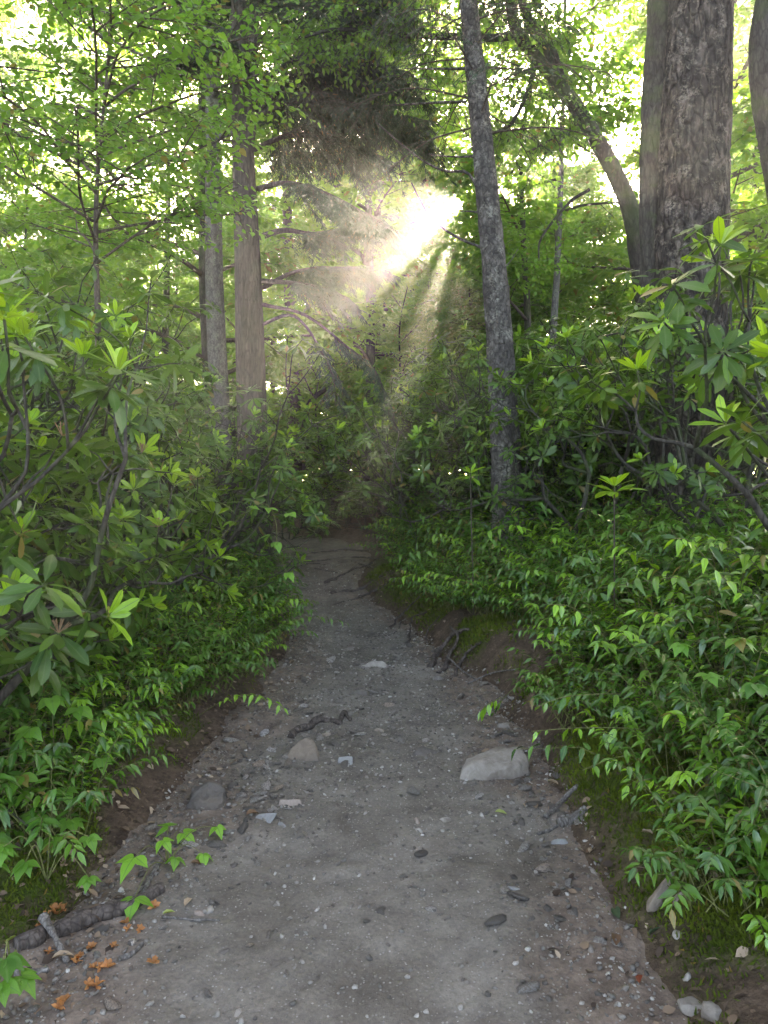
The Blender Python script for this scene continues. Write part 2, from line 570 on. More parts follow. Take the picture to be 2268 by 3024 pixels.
def stone_mat(name, stops, scale=22.0):
    m, t, out = new_mat(name)
    oi = t.nodes.new('ShaderNodeObjectInfo')
    r = math_(t, 'FRACT', math_(t, 'ADD', attr(t, 'rnd'), oi.outputs['Random']))
    c = ramp(t, r, stops)
    n1 = noise(t, coords(t), scale, 6.0, 0.7, 0.5)
    c = mixc(t, 0.85, c, ramp(t, n1, [(0.25, (0.55, 0.53, 0.5)), (0.55, (1, 1, 1)), (0.8, (1.3, 1.28, 1.25))]), 'MULTIPLY')
    dirt = noise(t, coords(t), scale * 0.35, 4.0, 0.6)
    c = mixc(t, ramp(t, dirt, [(0.45, (0, 0, 0)), (0.6, (0.75, 0.75, 0.75))]), c, (0.115, 0.092, 0.072))
    n2 = noise(t, coords(t), scale * 4.0, 4.0, 0.7)
    pr = principled(t, c, 0.82, 0.22, bump(t, math_(t, 'ADD', n1, math_(t, 'MULTIPLY', n2, 0.5)), 0.9, 0.012))
    t.links.new(pr.outputs[0], out.inputs['Surface'])
    return m

M['gravel'] = stone_mat('path_gravel', [(0.0, (0.075, 0.066, 0.056)), (0.4, (0.15, 0.135, 0.115)), (0.7, (0.22, 0.195, 0.162)), (0.9, (0.33, 0.305, 0.265)), (1.0, (0.45, 0.42, 0.37))])
M['stone'] = stone_mat('path_stone', [(0.0, (0.095, 0.084, 0.073)), (0.35, (0.19, 0.172, 0.15)), (0.6, (0.29, 0.265, 0.23)), (0.80, (0.25, 0.205, 0.16)), (0.93, (0.40, 0.38, 0.35)), (1.0, (0.33, 0.24, 0.17))])
def flat_stone(name, c):
    a = tuple(x * 0.9 for x in c)
    return stone_mat(name, [(0.0, a), (1.0, c)], 14.0)
M['st_brown'] = flat_stone('brown_rock', (0.21, 0.165, 0.125))
M['st_grey'] = flat_stone('grey_rock', (0.235, 0.205, 0.17))
M['st_dark'] = flat_stone('dark_rock', (0.115, 0.10, 0.086))
M['st_pale'] = flat_stone('pale_rock', (0.31, 0.28, 0.24))
M['st_blue'] = flat_stone('bluish_rock', (0.25, 0.25, 0.24))
M['st_tan'] = flat_stone('tan_rock', (0.30, 0.245, 0.19))
M['st_pink'] = flat_stone('pinkish_rock', (0.30, 0.24, 0.195))
M['st_mud'] = flat_stone('mud_ledge', (0.165, 0.125, 0.095))

def plain(name, c, rough=0.8, trans=None, tf=0.3):
    m, t, out = new_mat(name)
    oi = t.nodes.new('ShaderNodeObjectInfo')
    n1 = noise(t, coords(t), 30.0, 4.0)
    cc = mixc(t, 0.8, c, ramp(t, n1, [(0.3, (0.5, 0.5, 0.5)), (0.7, (1.2, 1.2, 1.2))]), 'MULTIPLY')
    cc = mixc(t, 0.5, cc, ramp(t, oi.outputs['Random'], [(0, (0.6, 0.6, 0.6)), (1, (1.2, 1.2, 1.2))]), 'MULTIPLY')
    pr = principled(t, cc, rough, 0.3)
    if trans:
        tl = t.nodes.new('ShaderNodeBsdfTranslucent')
        tl.inputs[0].default_value = (*trans, 1)
        mx = t.nodes.new('ShaderNodeMixShader')
        mx.inputs[0].default_value = tf
        t.links.new(pr.outputs[0], mx.inputs[1])
        t.links.new(tl.outputs[0], mx.inputs[2])
        t.links.new(mx.outputs[0], out.inputs['Surface'])
    else:
        t.links.new(pr.outputs[0], out.inputs['Surface'])
    return m

M['orange'] = plain('orange_petal', (0.50, 0.22, 0.08), 0.6, (0.5, 0.2, 0.05))
M['dead_leaf'] = plain('dead_leaf', (0.20, 0.115, 0.065), 0.7, (0.2, 0.09, 0.03), 0.2)
M['dead_pale'] = plain('pale_dead_leaf', (0.40, 0.30, 0.20), 0.7, (0.3, 0.2, 0.1), 0.2)
M['dead_red'] = plain('red_dead_leaf', (0.30, 0.075, 0.035), 0.6, (0.3, 0.08, 0.03), 0.2)
M['dead_green'] = plain('dark_green_leaf', (0.05, 0.085, 0.04), 0.4)
M['lime_leaf'] = plain('lime_leaf', (0.36, 0.42, 0.12), 0.5, (0.3, 0.4, 0.05), 0.3)
M['seed'] = plain('seed_head', (0.30, 0.18, 0.10), 0.8)

def litter_mat():
    m, t, out = new_mat('leaf_litter')
    c = ramp(t, attr(t, 'rnd'), [(0.0, (0.035, 0.023, 0.016)), (0.5, (0.10, 0.065, 0.042)), (0.85, (0.19, 0.13, 0.085)), (1.0, (0.34, 0.26, 0.18))])
    pr = principled(t, c, 0.8, 0.25)
    t.links.new(pr.outputs[0], out.inputs['Surface'])
    return m
M['litter'] = litter_mat()

# ------------------------------------------------------------------ terrain
_Y = [-60, 0, 2, 3.4, 4.3, 5.5, 6.3, 7.2, 8.0, 9.3, 10.2, 11.5, 13.0, 15.0, 18.0, 25.0]
_C = [-0.1, -0.14, -0.17, -0.09, -0.06, -0.02, -0.15, -0.27, -0.42, -0.75, -0.92, -0.98, -1.25, -2.4, -4.6, -9.0]
_W = [0.95, 0.95, 0.92, 0.92, 0.92, 0.82, 0.68, 0.62, 0.60, 0.50, 0.50, 0.66, 0.80, 0.85, 0.85, 0.8]
_Z = [0, 0, 0, 0, 0, 0, 0, 0, 0.01, 0.05, 0.13, 0.27, 0.40, 0.42, 0.42, 0.42]
def pc(y): return np.interp(y, _Y, _C)
def hw(y): return np.interp(y, _Y, _W)
def zp(y): return np.interp(y, _Y, _Z)

def path_z(x, y):
    p = np.stack([x, y, np.zeros_like(x)], -1)
    s = (x - pc(y)) / hw(y)
    return zp(y) - 0.02 + 0.035 * np.clip(np.abs(s), 0, 1.4) ** 2 * 0.5 + 0.03 * fbm(p * 2.3, 3, 3) + 0.011 * fbm(p * 9, 3, 5) + 0.005 * fbm(p * 40, 2, 8)

def ground_raw(x, y):
    p = np.stack([x, y, np.zeros_like(x)], -1)
    wob = 0.13 * fbm(p * 1.9, 3, 11)
    dr = x - (pc(y) + hw(y)) + wob
    dl = (pc(y) - hw(y)) - x + wob
    br = np.interp(y, [0, 2, 3, 4.5, 6, 8, 10, 13], [0.18, 0.2, 0.24, 0.27, 0.33, 0.30, 0.28, 0.15])
    g = zp(np.minimum(y, 13)) - 0.06
    lump = 0.05 * fbm(p * 3.1, 4, 21) + 0.012 * fbm(p * 17, 3, 29)
    zr = sstep(-0.08, 0.38, dr) * br + np.clip(dr - 0.25, 0, None) * 0.24 / (1 + 0.05 * np.clip(dr, 0, None) ** 1.5)
    bl = np.interp(y, [0, 2, 3, 4, 6, 13], [0.09, 0.10, 0.13, 0.2, 0.2, 0.12])
    zl = sstep(-0.08, 0.4, dl) * bl + np.clip(dl - 0.2, 0, None) * 0.10 / (1 + 0.05 * np.clip(dl, 0, None) ** 1.5)
    inside = np.maximum(dr, dl)
    g = g + np.where(dr > dl, zr, zl)
    g = g + lump * sstep(-0.15, 0.3, inside)
    g = g + np.clip(y - 14, 0, 60) * 0.012
    return g, inside, dr, dl

def gz(x, y):
    x = np.atleast_1d(np.asarray(x, float)); y = np.atleast_1d(np.asarray(y, float))
    g = ground_raw(x, y)[0]
    s = np.abs((x - pc(y)) / hw(y))
    return np.where((s < 1.25) & (y < 22), np.maximum(g, path_z(x, y)), g)
def gz1(x, y): return float(gz(x, y)[0])

def axis(lo, hi, a, b, fine, growth=1.12):
    c = list(np.arange(a, b + 1e-6, fine))
    st, v = fine, b
    while v < hi:
        st *= growth; v += st; c.append(min(v, hi))
    st, v, pre = fine, a, []
    while v > lo:
        st *= growth; v -= st; pre.append(max(v, lo))
    return np.array(pre[::-1] + c)

def grid_mesh(name, X, Yv, Z, mat, edge):
    ny, nx = X.shape
    i = np.arange(ny - 1)[:, None] * nx
    j = np.arange(nx - 1)[None, :]
    a, b, c, d = i + j, i + j + 1, i + nx + j + 1, i + nx + j
    T = np.concatenate([np.stack([a, b, c], -1).reshape(-1, 3), np.stack([a, c, d], -1).reshape(-1, 3)])
    return mk_mesh(name, np.stack([X, Yv, Z], -1).reshape(-1, 3), T, mat, None, {'edge': edge.ravel()})

def build_ground():
    xs = axis(-88, 88, -3.2, 3.2, 0.042)
    ys = axis(-30, 118, 1.4, 8.0, 0.045, 1.06)
    X, Yg = np.meshgrid(xs, ys)
    Z, ins, dr, dl = ground_raw(X, Yg)
    p = np.stack([X, Yg, np.zeros_like(X)], -1)
    moss = np.clip(sstep(0.05, 0.3, dr) * (1 - sstep(0.9, 1.5, dr)) * sstep(-0.25, 0.15, fbm(p * 1.6, 3, 40) + 0.15) +
                   sstep(0.1, 0.3, dl) * (1 - sstep(0.5, 0.9, dl)) * sstep(0.0, 0.3, fbm(p * 1.7, 3, 44) + 0.1), 0, 1)
    moss = moss * (1 - sstep(9, 14, Yg))
    link('ground', grid_mesh('ground', X, Yg, Z, M['soil'], moss), kind='structure')
    # path strip, its rim runs below the banks
    yv = np.concatenate([np.arange(0.6, 7, 0.022), np.arange(7, 22, 0.05)])
    sv = np.linspace(-1.3, 1.3, 110)
    Ss, Yp = np.meshgrid(sv, yv)
    Xp = pc(Yp) + Ss * hw(Yp)
    Zp = path_z(Xp, Yp)
    p = np.stack([Xp, Yp, 0 * Xp], -1)
    e = sstep(0.55, 1.0, np.abs(Ss) + 0.5 * fbm(p * 1.5, 3, 60)) * np.where(Ss > 0, 0.9, 0.75)
    e = np.maximum(e, sstep(7.5, 10.5, Yp) * 0.6)
    return link('path', grid_mesh('path', Xp, Yp, Zp, M['path'], e), kind='structure')
PATH = build_ground()
exec_after = []

# ------------------------------------------------------------------ plant generators
UP = np.array([0, 0, 1.0])

def sprays(rng, st, dr, ln, n, leaf, L, twg, young=0.0, ang=0.95, droop=0.25, ldroop=0.25, flat=0.35, twr=0.003, nvar=3, taper=0.3):
    st = np.asarray(st, float); dr = nrm(np.asarray(dr, float)); ln = np.broadcast_to(np.asarray(ln, float), (len(st),))
    K = len(st)
    t = (np.arange(n) + 0.7) / n
    pos = st[:, None] + dr[:, None] * (ln[:, None] * t)[..., None] - UP * (droop * ln[:, None] * t ** 2)[..., None]
    tan = nrm(dr[:, None] - UP * (2 * droop * t)[None, :, None])
    side = nrm(np.cross(tan, UP + 0.01))
    sg = np.where((np.arange(n) % 2) == 0, 1.0, -1.0)[None, :, None]
    a = ang * np.where(np.arange(n) == n - 1, 0.05, 1.0)[None, :, None]
    d = tan * np.cos(a) + side * sg * np.sin(a) - UP * ldroop + rng.normal(0, flat * 0.6, (K, n, 3))
    nn = UP + rng.normal(0, flat, (K, n, 3)) + tan * 0.15
    s = leaf * rng.uniform(0.65, 1.12, (K, n)) * (1 - taper * np.abs(t - 0.45))[None]
    yg = np.broadcast_to(np.asarray(young, float).reshape(-1, 1) if np.ndim(young) else young, (K, n))
    L.add(pos.reshape(-1, 3), d.reshape(-1, 3), nn.reshape(-1, 3), s.ravel(), np.clip(yg.ravel(), 0, 1), rng, nvar)
    if twg is None:
        return
    npt = 2 if nvar == 1 else 3
    tt = np.linspace(0, 1, npt)
    tp = st[:, None] + dr[:, None] * (ln[:, None] * tt)[..., None] - UP * (droop * ln[:, None] * tt ** 2)[..., None]
    V, T = tubes_batch(tp, np.broadcast_to(twr * np.linspace(1, 0.35, npt), (K, npt)))
    twg.add(V, T)

def leuco(rng, n_st=28, Ls=0.75, leaf=0.095, young_p=0.12):
    """arching doghobble-like stems, two ranks of drooping pointed leaves"""
    L, tw = Leaves(), Geo()
    az = rng.uniform(0, 2 * math.pi, n_st)
    tilt = rng.uniform(0.25, 1.15, n_st)
    ln = Ls * rng.uniform(0.55, 1.15, n_st)
    base = np.stack([rng.normal(0, 0.10, n_st), rng.normal(0, 0.10, n_st), np.zeros(n_st) - 0.02], -1)
    dr = np.stack([np.cos(az) * np.sin(tilt), np.sin(az) * np.sin(tilt), np.cos(tilt) + 0.15], -1)
    n = 16
    yg = np.where(rng.random(n_st) < young_p, rng.uniform(0.6, 1.0, n_st), rng.uniform(0, 0.22, n_st))
    # lower 30 % of each stem is bare
    st2 = base + nrm(dr) * (0.28 * ln)[:, None]
    sprays(rng, st2, dr, ln * 0.72, n, leaf, L, tw, yg, ang=0.95, droop=0.42, ldroop=0.42, flat=0.28, twr=0.0035)
    tp = np.stack([base, base + nrm(dr) * (0.15 * ln)[:, None], st2], 1)
    V, T = tubes_batch(tp, np.broadcast_to(np.array([0.005, 0.0045, 0.0035]), (n_st, 3)))
    tw.add(V, T)
    return dict(stems=[], tw=tw, L=L.arr(), kind='leuco', leafmat=M['leuco'], stemmat=M['stem_green'])

def rhodo(rng, H=2.4, spread=1.0, n_main=5, leaf=0.14, lean=(0, 0, 0), depth=3, young_p=0.35, fork=(2, 4), r0=0.028, bare=0.3):
    L, tw = Leaves(), Geo()
    stems, tips = [], []
    lean = np.array(lean, float)
    def grow(p, d, ln, r, dep, main):
        pts = [p]
        dd = d.copy()
        for k in range(4):
            dd = nrm(dd + rng.normal(0, 0.22, 3) + UP * 0.06 + lean * 0.08)
            p = p + dd * ln / 4
            pts.append(p)
        rr = np.linspace(r, r * 0.62, 9)
        pp = smooth_path(pts, 9)
        if main:
            stems.append((pp, rr))
        else:
            tw.add(*tube(pp, rr, 5))
        if dep == 0:
            tips.append((p, dd)); return
        for k in range(rng.integers(*fork)):
            a = rng.normal(0, 0.62, 3)
            grow(p, nrm(dd + a + UP * 0.12 + lean * 0.15), ln * rng.uniform(0.55, 0.85), r * 0.6, dep - 1, False)
        if rng.random() < 0.6:
            q = pp[5]
            grow(q, nrm(dd + rng.normal(0, 0.9, 3) + lean * 0.2), ln * rng.uniform(0.4, 0.7), r * 0.5, max(dep - 2, 0), False)
    for k in range(n_main):
        az = 2 * math.pi * k / n_main + rng.normal(0, 0.4)
        d = nrm(np.array([math.cos(az) * spread * 0.6, math.sin(az) * spread * 0.6, 1.0]) + lean)
        grow(np.array([math.cos(az), math.sin(az), -0.05]) * np.array([0.12, 0.12, 1]), d, H * rng.uniform(0.34, 0.5), r0, depth, True)
    tips = [q for q in tips if q[0][2] > H * bare]
    for (p, d) in tips:
        isy = rng.random() < young_p
        for ring in range(2):
            n = rng.integers(6, 10)
            az = np.linspace(0, 2 * math.pi, n, endpoint=False) + rng.uniform(0, 6) + rng.normal(0, 0.15, n)
            if ring == 0:
                el = rng.uniform(0.5, 1.15, n) if isy else rng.uniform(-0.15, 0.45, n)
                q, sc, yg = p, (0.85 if isy else 1.0), (rng.uniform(0.6, 1.0, n) if isy else rng.uniform(0, 0.2, n))
            else:
                el = rng.uniform(-0.6, 0.1, n)
                q, sc, yg = p - d * 0.07, 1.0, rng.uniform(0, 0.15, n)
            ax = nrm(d + UP * 0.7)
            s1 = nrm(np.cross(ax, np.array([0.3, 1, 0.1])))
            s2 = np.cross(ax, s1)
            rad = s1 * np.cos(az)[:, None] + s2 * np.sin(az)[:, None]
            dd = rad * np.cos(el)[:, None] + ax * np.sin(el)[:, None] + rng.normal(0, 0.07, (n, 3))
            nn = ax * np.cos(el)[:, None] - rad * np.sin(el)[:, None] + rng.normal(0, 0.22, (n, 3))
            L.add(np.repeat(q[None], n, 0), dd, nn, leaf * sc * rng.uniform(0.7, 1.15, n), yg, rng)
    return dict(stems=stems, tw=tw, L=L.arr(), kind='rhodo', leafmat=M['rhodo'], stemmat=M['bark_dark'], tips=tips)

def limb_tree(rng, H, cb, R, n_limbs=14, n_sub=7, n_tw=6, n_leaf=10, leaf=0.1, r0=0.12, lean=(0, 0), kind='far', tw_len=0.55, young=0.3, trunk=None, up=0.35, limb_top=0.95):
    """broad-leaved tree: trunk, limbs, layered sprays of leaves"""
    L, tw = Leaves(), Geo()
    if trunk is None:
        k = 7
        zz = np.linspace(-0.2, H, k)
        wx = np.cumsum(rng.normal(0, 0.10, k)) + lean[0] * zz
        wy = np.cumsum(rng.normal(0, 0.10, k)) + lean[1] * zz
        trunk = np.stack([wx - wx[0], wy - wy[0], zz], -1)
    tp = smooth_path(trunk, 40)
    tr = r0 * (1 - 0.85 * np.linspace(0, 1, 40)) * (1 + 0.5 * np.exp(-np.linspace(0, 1, 40) * 25))
    limbs, TS, TD = [], [], []
    for k in range(n_limbs):
        f = cb + (limb_top - cb) * (k + rng.uniform(0, 0.8)) / n_limbs
        i = min(int(f * 39), 38)
        p = tp[i]
        az = k * 2.4 + rng.normal(0, 0.4)
        ln = R * (1.0 - 0.55 * ((f - cb) / (1 - cb + 1e-6)) ** 1.4) * rng.uniform(0.65, 1.1)
        el = up + 0.5 * (f - cb) + rng.normal(0, 0.12)
        d = np.array([math.cos(az) * math.cos(el), math.sin(az) * math.cos(el), math.sin(el)])
        pts = [p]
        for q in range(5):
            d = nrm(d + rng.normal(0, 0.10, 3) - UP * 0.05)
            pts.append(pts[-1] + d * ln / 5)
        pp = smooth_path(pts, 12)
        limbs.append((pp, np.linspace(max(tr[i] * 0.5, 0.012), 0.006, 12)))
        for j in range(n_sub):
            g = 0.25 + 0.75 * (j + rng.uniform(0, 1)) / n_sub
            ii = min(int(g * 11), 10)
            b = pp[ii]
            fw = nrm(pp[ii + 1] - pp[ii])
            sd = nrm(np.cross(fw, UP)) * (1 if j % 2 else -1)
            d2 = nrm(fw * 0.6 + sd * rng.uniform(0.5, 1.1) + UP * rng.normal(0.05, 0.2))
            l2 = ln * 0.42 * rng.uniform(0.6, 1.2) * (1.15 - 0.5 * g)
            sp = np.stack([b + d2 * l2 * u - UP * 0.06 * l2 * u * u for u in np.linspace(0, 1, 3)])
            tw.add(*tubes_batch(sp[None], np.linspace(0.008, 0.003, 3)[None] * max(1, r0 / 0.1), 3))
            for m in range(n_tw):
                u = 0.15 + 0.85 * (m + rng.uniform(0, 1)) / n_tw
                TS.append(b + d2 * l2 * u - UP * 0.06 * l2 * u * u)
                s2 = nrm(np.cross(d2, UP)) * (1 if m % 2 else -1)
                TD.append(nrm(d2 * 0.6 + s2 * rng.uniform(0.4, 1.1) + UP * rng.normal(0, 0.22)))
    TS, TD = np.array(TS), np.array(TD)
    yg = np.clip(rng.normal(young, 0.25, len(TS)), 0, 1)
    sprays(rng, TS, TD, tw_len * rng.uniform(0.5, 1.2, len(TS)), n_leaf, leaf, L, (None if kind == 'far' else tw), yg, ang=0.9, droop=0.15, ldroop=0.12, flat=0.38, twr=0.0025)
    return dict(stems=limbs, tw=tw, L=L.arr(), kind=kind, leafmat=M[kind], trunk=(tp, tr))

def conifer_limb(rng, pts, n_br, blen, L, tw, young=0.1, need=0.045, r=0.03, hang=0.3, dens=1.0, t0=0.2):
    pp = smooth_path(pts, 20)
    n = len(pp)
    st, dr, ln = [], [], []
    for k in range(n_br):
        f = t0 + (1 - t0) * (k + rng.uniform(0, 1)) / n_br
        i = min(int(f * (n - 1)), n - 2)
        fw = nrm(pp[i + 1] - pp[i])
        sd = nrm(np.cross(fw, UP)) * (1 if k % 2 else -1)
        d = nrm(fw * 0.65 + sd * rng.uniform(0.5, 1.0) + UP * rng.normal(-0.12, 0.15))
        l2 = blen * rng.uniform(0.6, 1.15) * (1.15 - 0.6 * f)
        sp = np.stack([pp[i] + d * l2 * u - UP * hang * l2 * u * u for u in np.linspace(0, 1, 5)])
        tw.add(*tubes_batch(sp[None], np.linspace(0.006, 0.002, 5)[None]))
        m = max(3, int(10 * l2 / 0.6 * dens))
        for q in range(m):
            u = 0.08 + 0.92 * (q + rng.uniform(0, 1)) / m
            b = pp[i] + d * l2 * u - UP * hang * l2 * u * u
            s2 = nrm(np.cross(d, UP)) * (1 if q % 2 else -1)
            st.append(b)
            dr.append(nrm(d * 0.75 + s2 * rng.uniform(0.4, 0.9) - UP * rng.uniform(0.0, 0.45)))
            ln.append(l2 * 0.36 * rng.uniform(0.6, 1.2) * (1.2 - 0.6 * u))
    sprays(rng, np.array(st), np.array(dr), np.array(ln), 14, need, L, tw, young, ang=0.75, droop=0.3, ldroop=0.15, flat=0.25, twr=0.0018, nvar=1, taper=0.2)
    return pp, np.linspace(r, r * 0.15, n)

# ---- the gaps in the leaves that let the sun's beams through
SD = np.array(SUN_DIR)
SU = nrm(np.cross(SD, np.array([0, 0, 1.0])))
SV = np.cross(SU, SD)
GAPS = [(-0.36, -0.98, 0.13), (-0.66, -0.92, 0.07), (-1.00, -0.82, 0.15), (-1.40, -0.95, 0.10), (-0.08, -1.15, 0.07), (0.14, -1.35, 0.06), (-0.7, -1.7, 0.08)]
_gr = RNG(77)
def in_gap(W, pad=0.0):
    r = W - np.array([0, 0, CAM_Z])
    a = r @ SD
    u, v = r @ SU, r @ SV
    f = _gr.uniform(0.6, 1.35, len(u))                  # ragged, leafy edges
    m = (a > 8) & ((np.hypot(u + 0.013 * a, v + 0.0045 * a) < 0.0122 * a * f) | (np.hypot(u + 0.022 * a, v + 0.014 * a) < 0.0065 * a * f))
    for (gu, gv, gr) in GAPS:
        m |= (np.hypot(u - gu, v - gv) < gr * f + pad) & (a > 7)
    return m
def carved(L):
    k = ~in_gap(L[0] + L[1] * (L[3] * 0.5)[:, None], 0.02)
    return tuple(q[k] for q in L)
def carved_twigs(g, rz=0.0, sc=1.0, loc=(0, 0, 0)):
    V = np.concatenate(g.V); T = np.concatenate(g.T)
    c, s_ = math.cos(rz), math.sin(rz)
    W = np.stack([V[:, 0] * c - V[:, 1] * s_, V[:, 0] * s_ + V[:, 1] * c, V[:, 2]], -1) * sc + np.asarray(loc, float)
    m = in_gap(W)
    o = Geo()
    o.add(V, T[~m[T].any(1)])
    return o

# ---- turning generated data into objects
LEAFMESH = {}
def leaf_mesh(kind, var, yq, mat):
    key = (kind, var, yq, mat.name)
    if key not in LEAFMESH:
        tv, tt, tm = TPL[kind][var]
        LEAFMESH[key] = mk_mesh('leaf', tv, tt, mat, None, {'rnd': np.zeros(len(tv)), 'young': np.full(len(tv), yq), 'mid': tm})
    return LEAFMESH[key]

def leaf_object(parent, kind, pos, d, n, s, young, mat, var=0, wv=1.0):
    x, y, z = frames(np.asarray(d, float)[None], np.asarray(n, float)[None])
    x, y, z = x[0], y[0], z[0]
    o = link('leaf', leaf_mesh(kind, int(var) % len(TPL[kind]), round(float(young) * 3) / 3, mat), parent)
    o.matrix_basis = Matrix(((x[0] * s * wv, y[0] * s, z[0] * s, pos[0]), (x[1] * s * wv, y[1] * s, z[1] * s, pos[1]), (x[2] * s * wv, y[2] * s, z[2] * s, pos[2]), (0, 0, 0, 1)))
    return o

CAMP = np.array([0, 0, CAM_Z])
def plant(name, label, cat, D, loc, rz=0.0, sc=1.0, group=None, nparts=0, rng=None, foliage='foliage', twigs='twigs'):
    root = thing(name, label, cat, loc, rz, sc, group)
    has_gap = False
    rng = rng or RNG(int(abs(loc[0] * 977 + loc[1] * 131)) + 5)
    pos = D['L'][0]
    keep = None
    if nparts:
        c, s_ = math.cos(rz), math.sin(rz)
        W = np.stack([pos[:, 0] * c - pos[:, 1] * s_, pos[:, 0] * s_ + pos[:, 1] * c, pos[:, 2]], -1) * sc + np.asarray(loc)
        v = nrm(CAMP - np.asarray(loc)) + UP * 0.7
        inview = (np.abs(W[:, 0]) < W[:, 1] * 0.56) & (W[:, 1] > 0.4)
        score = W @ v + D['L'][4] * 0.15 + np.where(inview, 0, -50)
        idx = np.argsort(-score)[:nparts]
        idx = idx[inview[idx]]
        keep = np.ones(len(pos), bool)
        keep[idx] = False
        P_, d_, n_, s2, y_, v_ = D['L']
        for i in idx:
            leaf_object(root, D['kind'], P_[i], d_[i], n_[i], s2[i], y_[i], D['leafmat'], v_[i])
        g = leaves_geo(Geo(), D['kind'], D['L'], rng, keep)
        link(foliage, g.mesh(foliage, D['leafmat']), root, kind='stuff')
    else:
        if 'fm' not in D:
            D['fm'] = leaves_geo(Geo(), D['kind'], D['L'], rng).mesh(foliage, D['leafmat'])
        c, s_ = math.cos(rz), math.sin(rz)
        W = np.stack([pos[:, 0] * c - pos[:, 1] * s_, pos[:, 0] * s_ + pos[:, 1] * c, pos[:, 2]], -1) * sc + np.asarray(loc)
        dL = D['L'][1]
        W = W + np.stack([dL[:, 0] * c - dL[:, 1] * s_, dL[:, 0] * s_ + dL[:, 1] * c, dL[:, 2]], -1) * (D['L'][3] * 0.5 * sc)[:, None]
        gap = in_gap(W, 0.03)
        has_gap = gap.sum() > 22
        if has_gap:
            link(foliage, leaves_geo(Geo(), D['kind'], D['L'], rng, ~gap).mesh(foliage, D['leafmat']), root, kind='stuff')
        else:
            link(foliage, D['fm'], root, kind='stuff')
    if 'tm' not in D:
        D['tm'] = D['tw'].mesh(twigs, D.get('stemmat', M['bark_twig']))
        D['sm'] = [Geo().add(*tube(p, r, 7)).mesh('stem', D.get('stemmat', M['bark_twig'])) for p, r in D['stems']]
    if has_gap:
        link(twigs, carved_twigs(D['tw'], rz, sc, loc).mesh(twigs, D.get('stemmat', M['bark_twig'])), root, kind='stuff')
    else:
        link(twigs, D['tm'], root, kind='stuff')
    nm = D.get('stemname', 'stem')
    for (p_, r_), m in zip(D['stems'], D['sm']):
        if has_gap:
            c, s_ = math.cos(rz), math.sin(rz)
            q = np.stack([p_[:, 0] * c - p_[:, 1] * s_, p_[:, 0] * s_ + p_[:, 1] * c, p_[:, 2]], -1) * sc + np.asarray(loc)
            q = np.concatenate([q, (q[1:] + q[:-1]) / 2])
            if in_gap(q, 0.0).any():
                continue
        link(nm, m, root)
    if 'trunk' in D:
        if 'trm' not in D:
            tp, tr = D['trunk']
            D['trm'] = Geo().add(*tube(tp, tr, 10)).mesh('trunk', D.get('barkmat', M['bark_dark']))
        link('trunk', D['trm'], root)
    return root

# ------------------------------------------------------------------ main trees
def rough_disp(seed, amp, fs, fz, plates=0.0):
    def f(p, ang, t):
        q = p * np.array([fs, fs, fz])
        d = amp * fbm(q, 4, seed)
        if plates:
            r = np.abs(fbm(q * 1.6 + 7, 3, seed + 9))
            d = d - plates * np.clip(0.12 - r, 0, 1) / 0.12
            e = fbm(q * 0.8 + 31, 3, seed + 17)
            d = d + plates * 0.8 * np.floor(e * 5) / 5
        return d
    return f

def bare_branch(parent, pts, r0, r1, mat, name='branch', sides=6, n=18, seed=0):
    pp = smooth_path(pts, n)
    pp = pp + 0.15 * r0 * np.stack([fbm(pp * 9 + 3, 2, seed), fbm(pp * 9 + 9, 2, seed + 1), fbm(pp * 9 + 17, 2, seed + 2)], -1)
    return link(name, Geo().add(*tube(pp, np.linspace(r0, r1, n), sides)).mesh(name, mat), parent)

def trunk_obj(parent, pts, r0, r1, mat, sides=28, n=160, disp=None, flare=0.35, name='trunk'):
    pp = smooth_path(pts, n)
    t = np.linspace(0, 1, n)
    rr = (r0 + (r1 - r0) * t) * (1 + flare * np.exp(-t * 22))
    return link(name, Geo().add(*tube(pp, rr, sides, disp)).mesh(name, mat), parent), pp

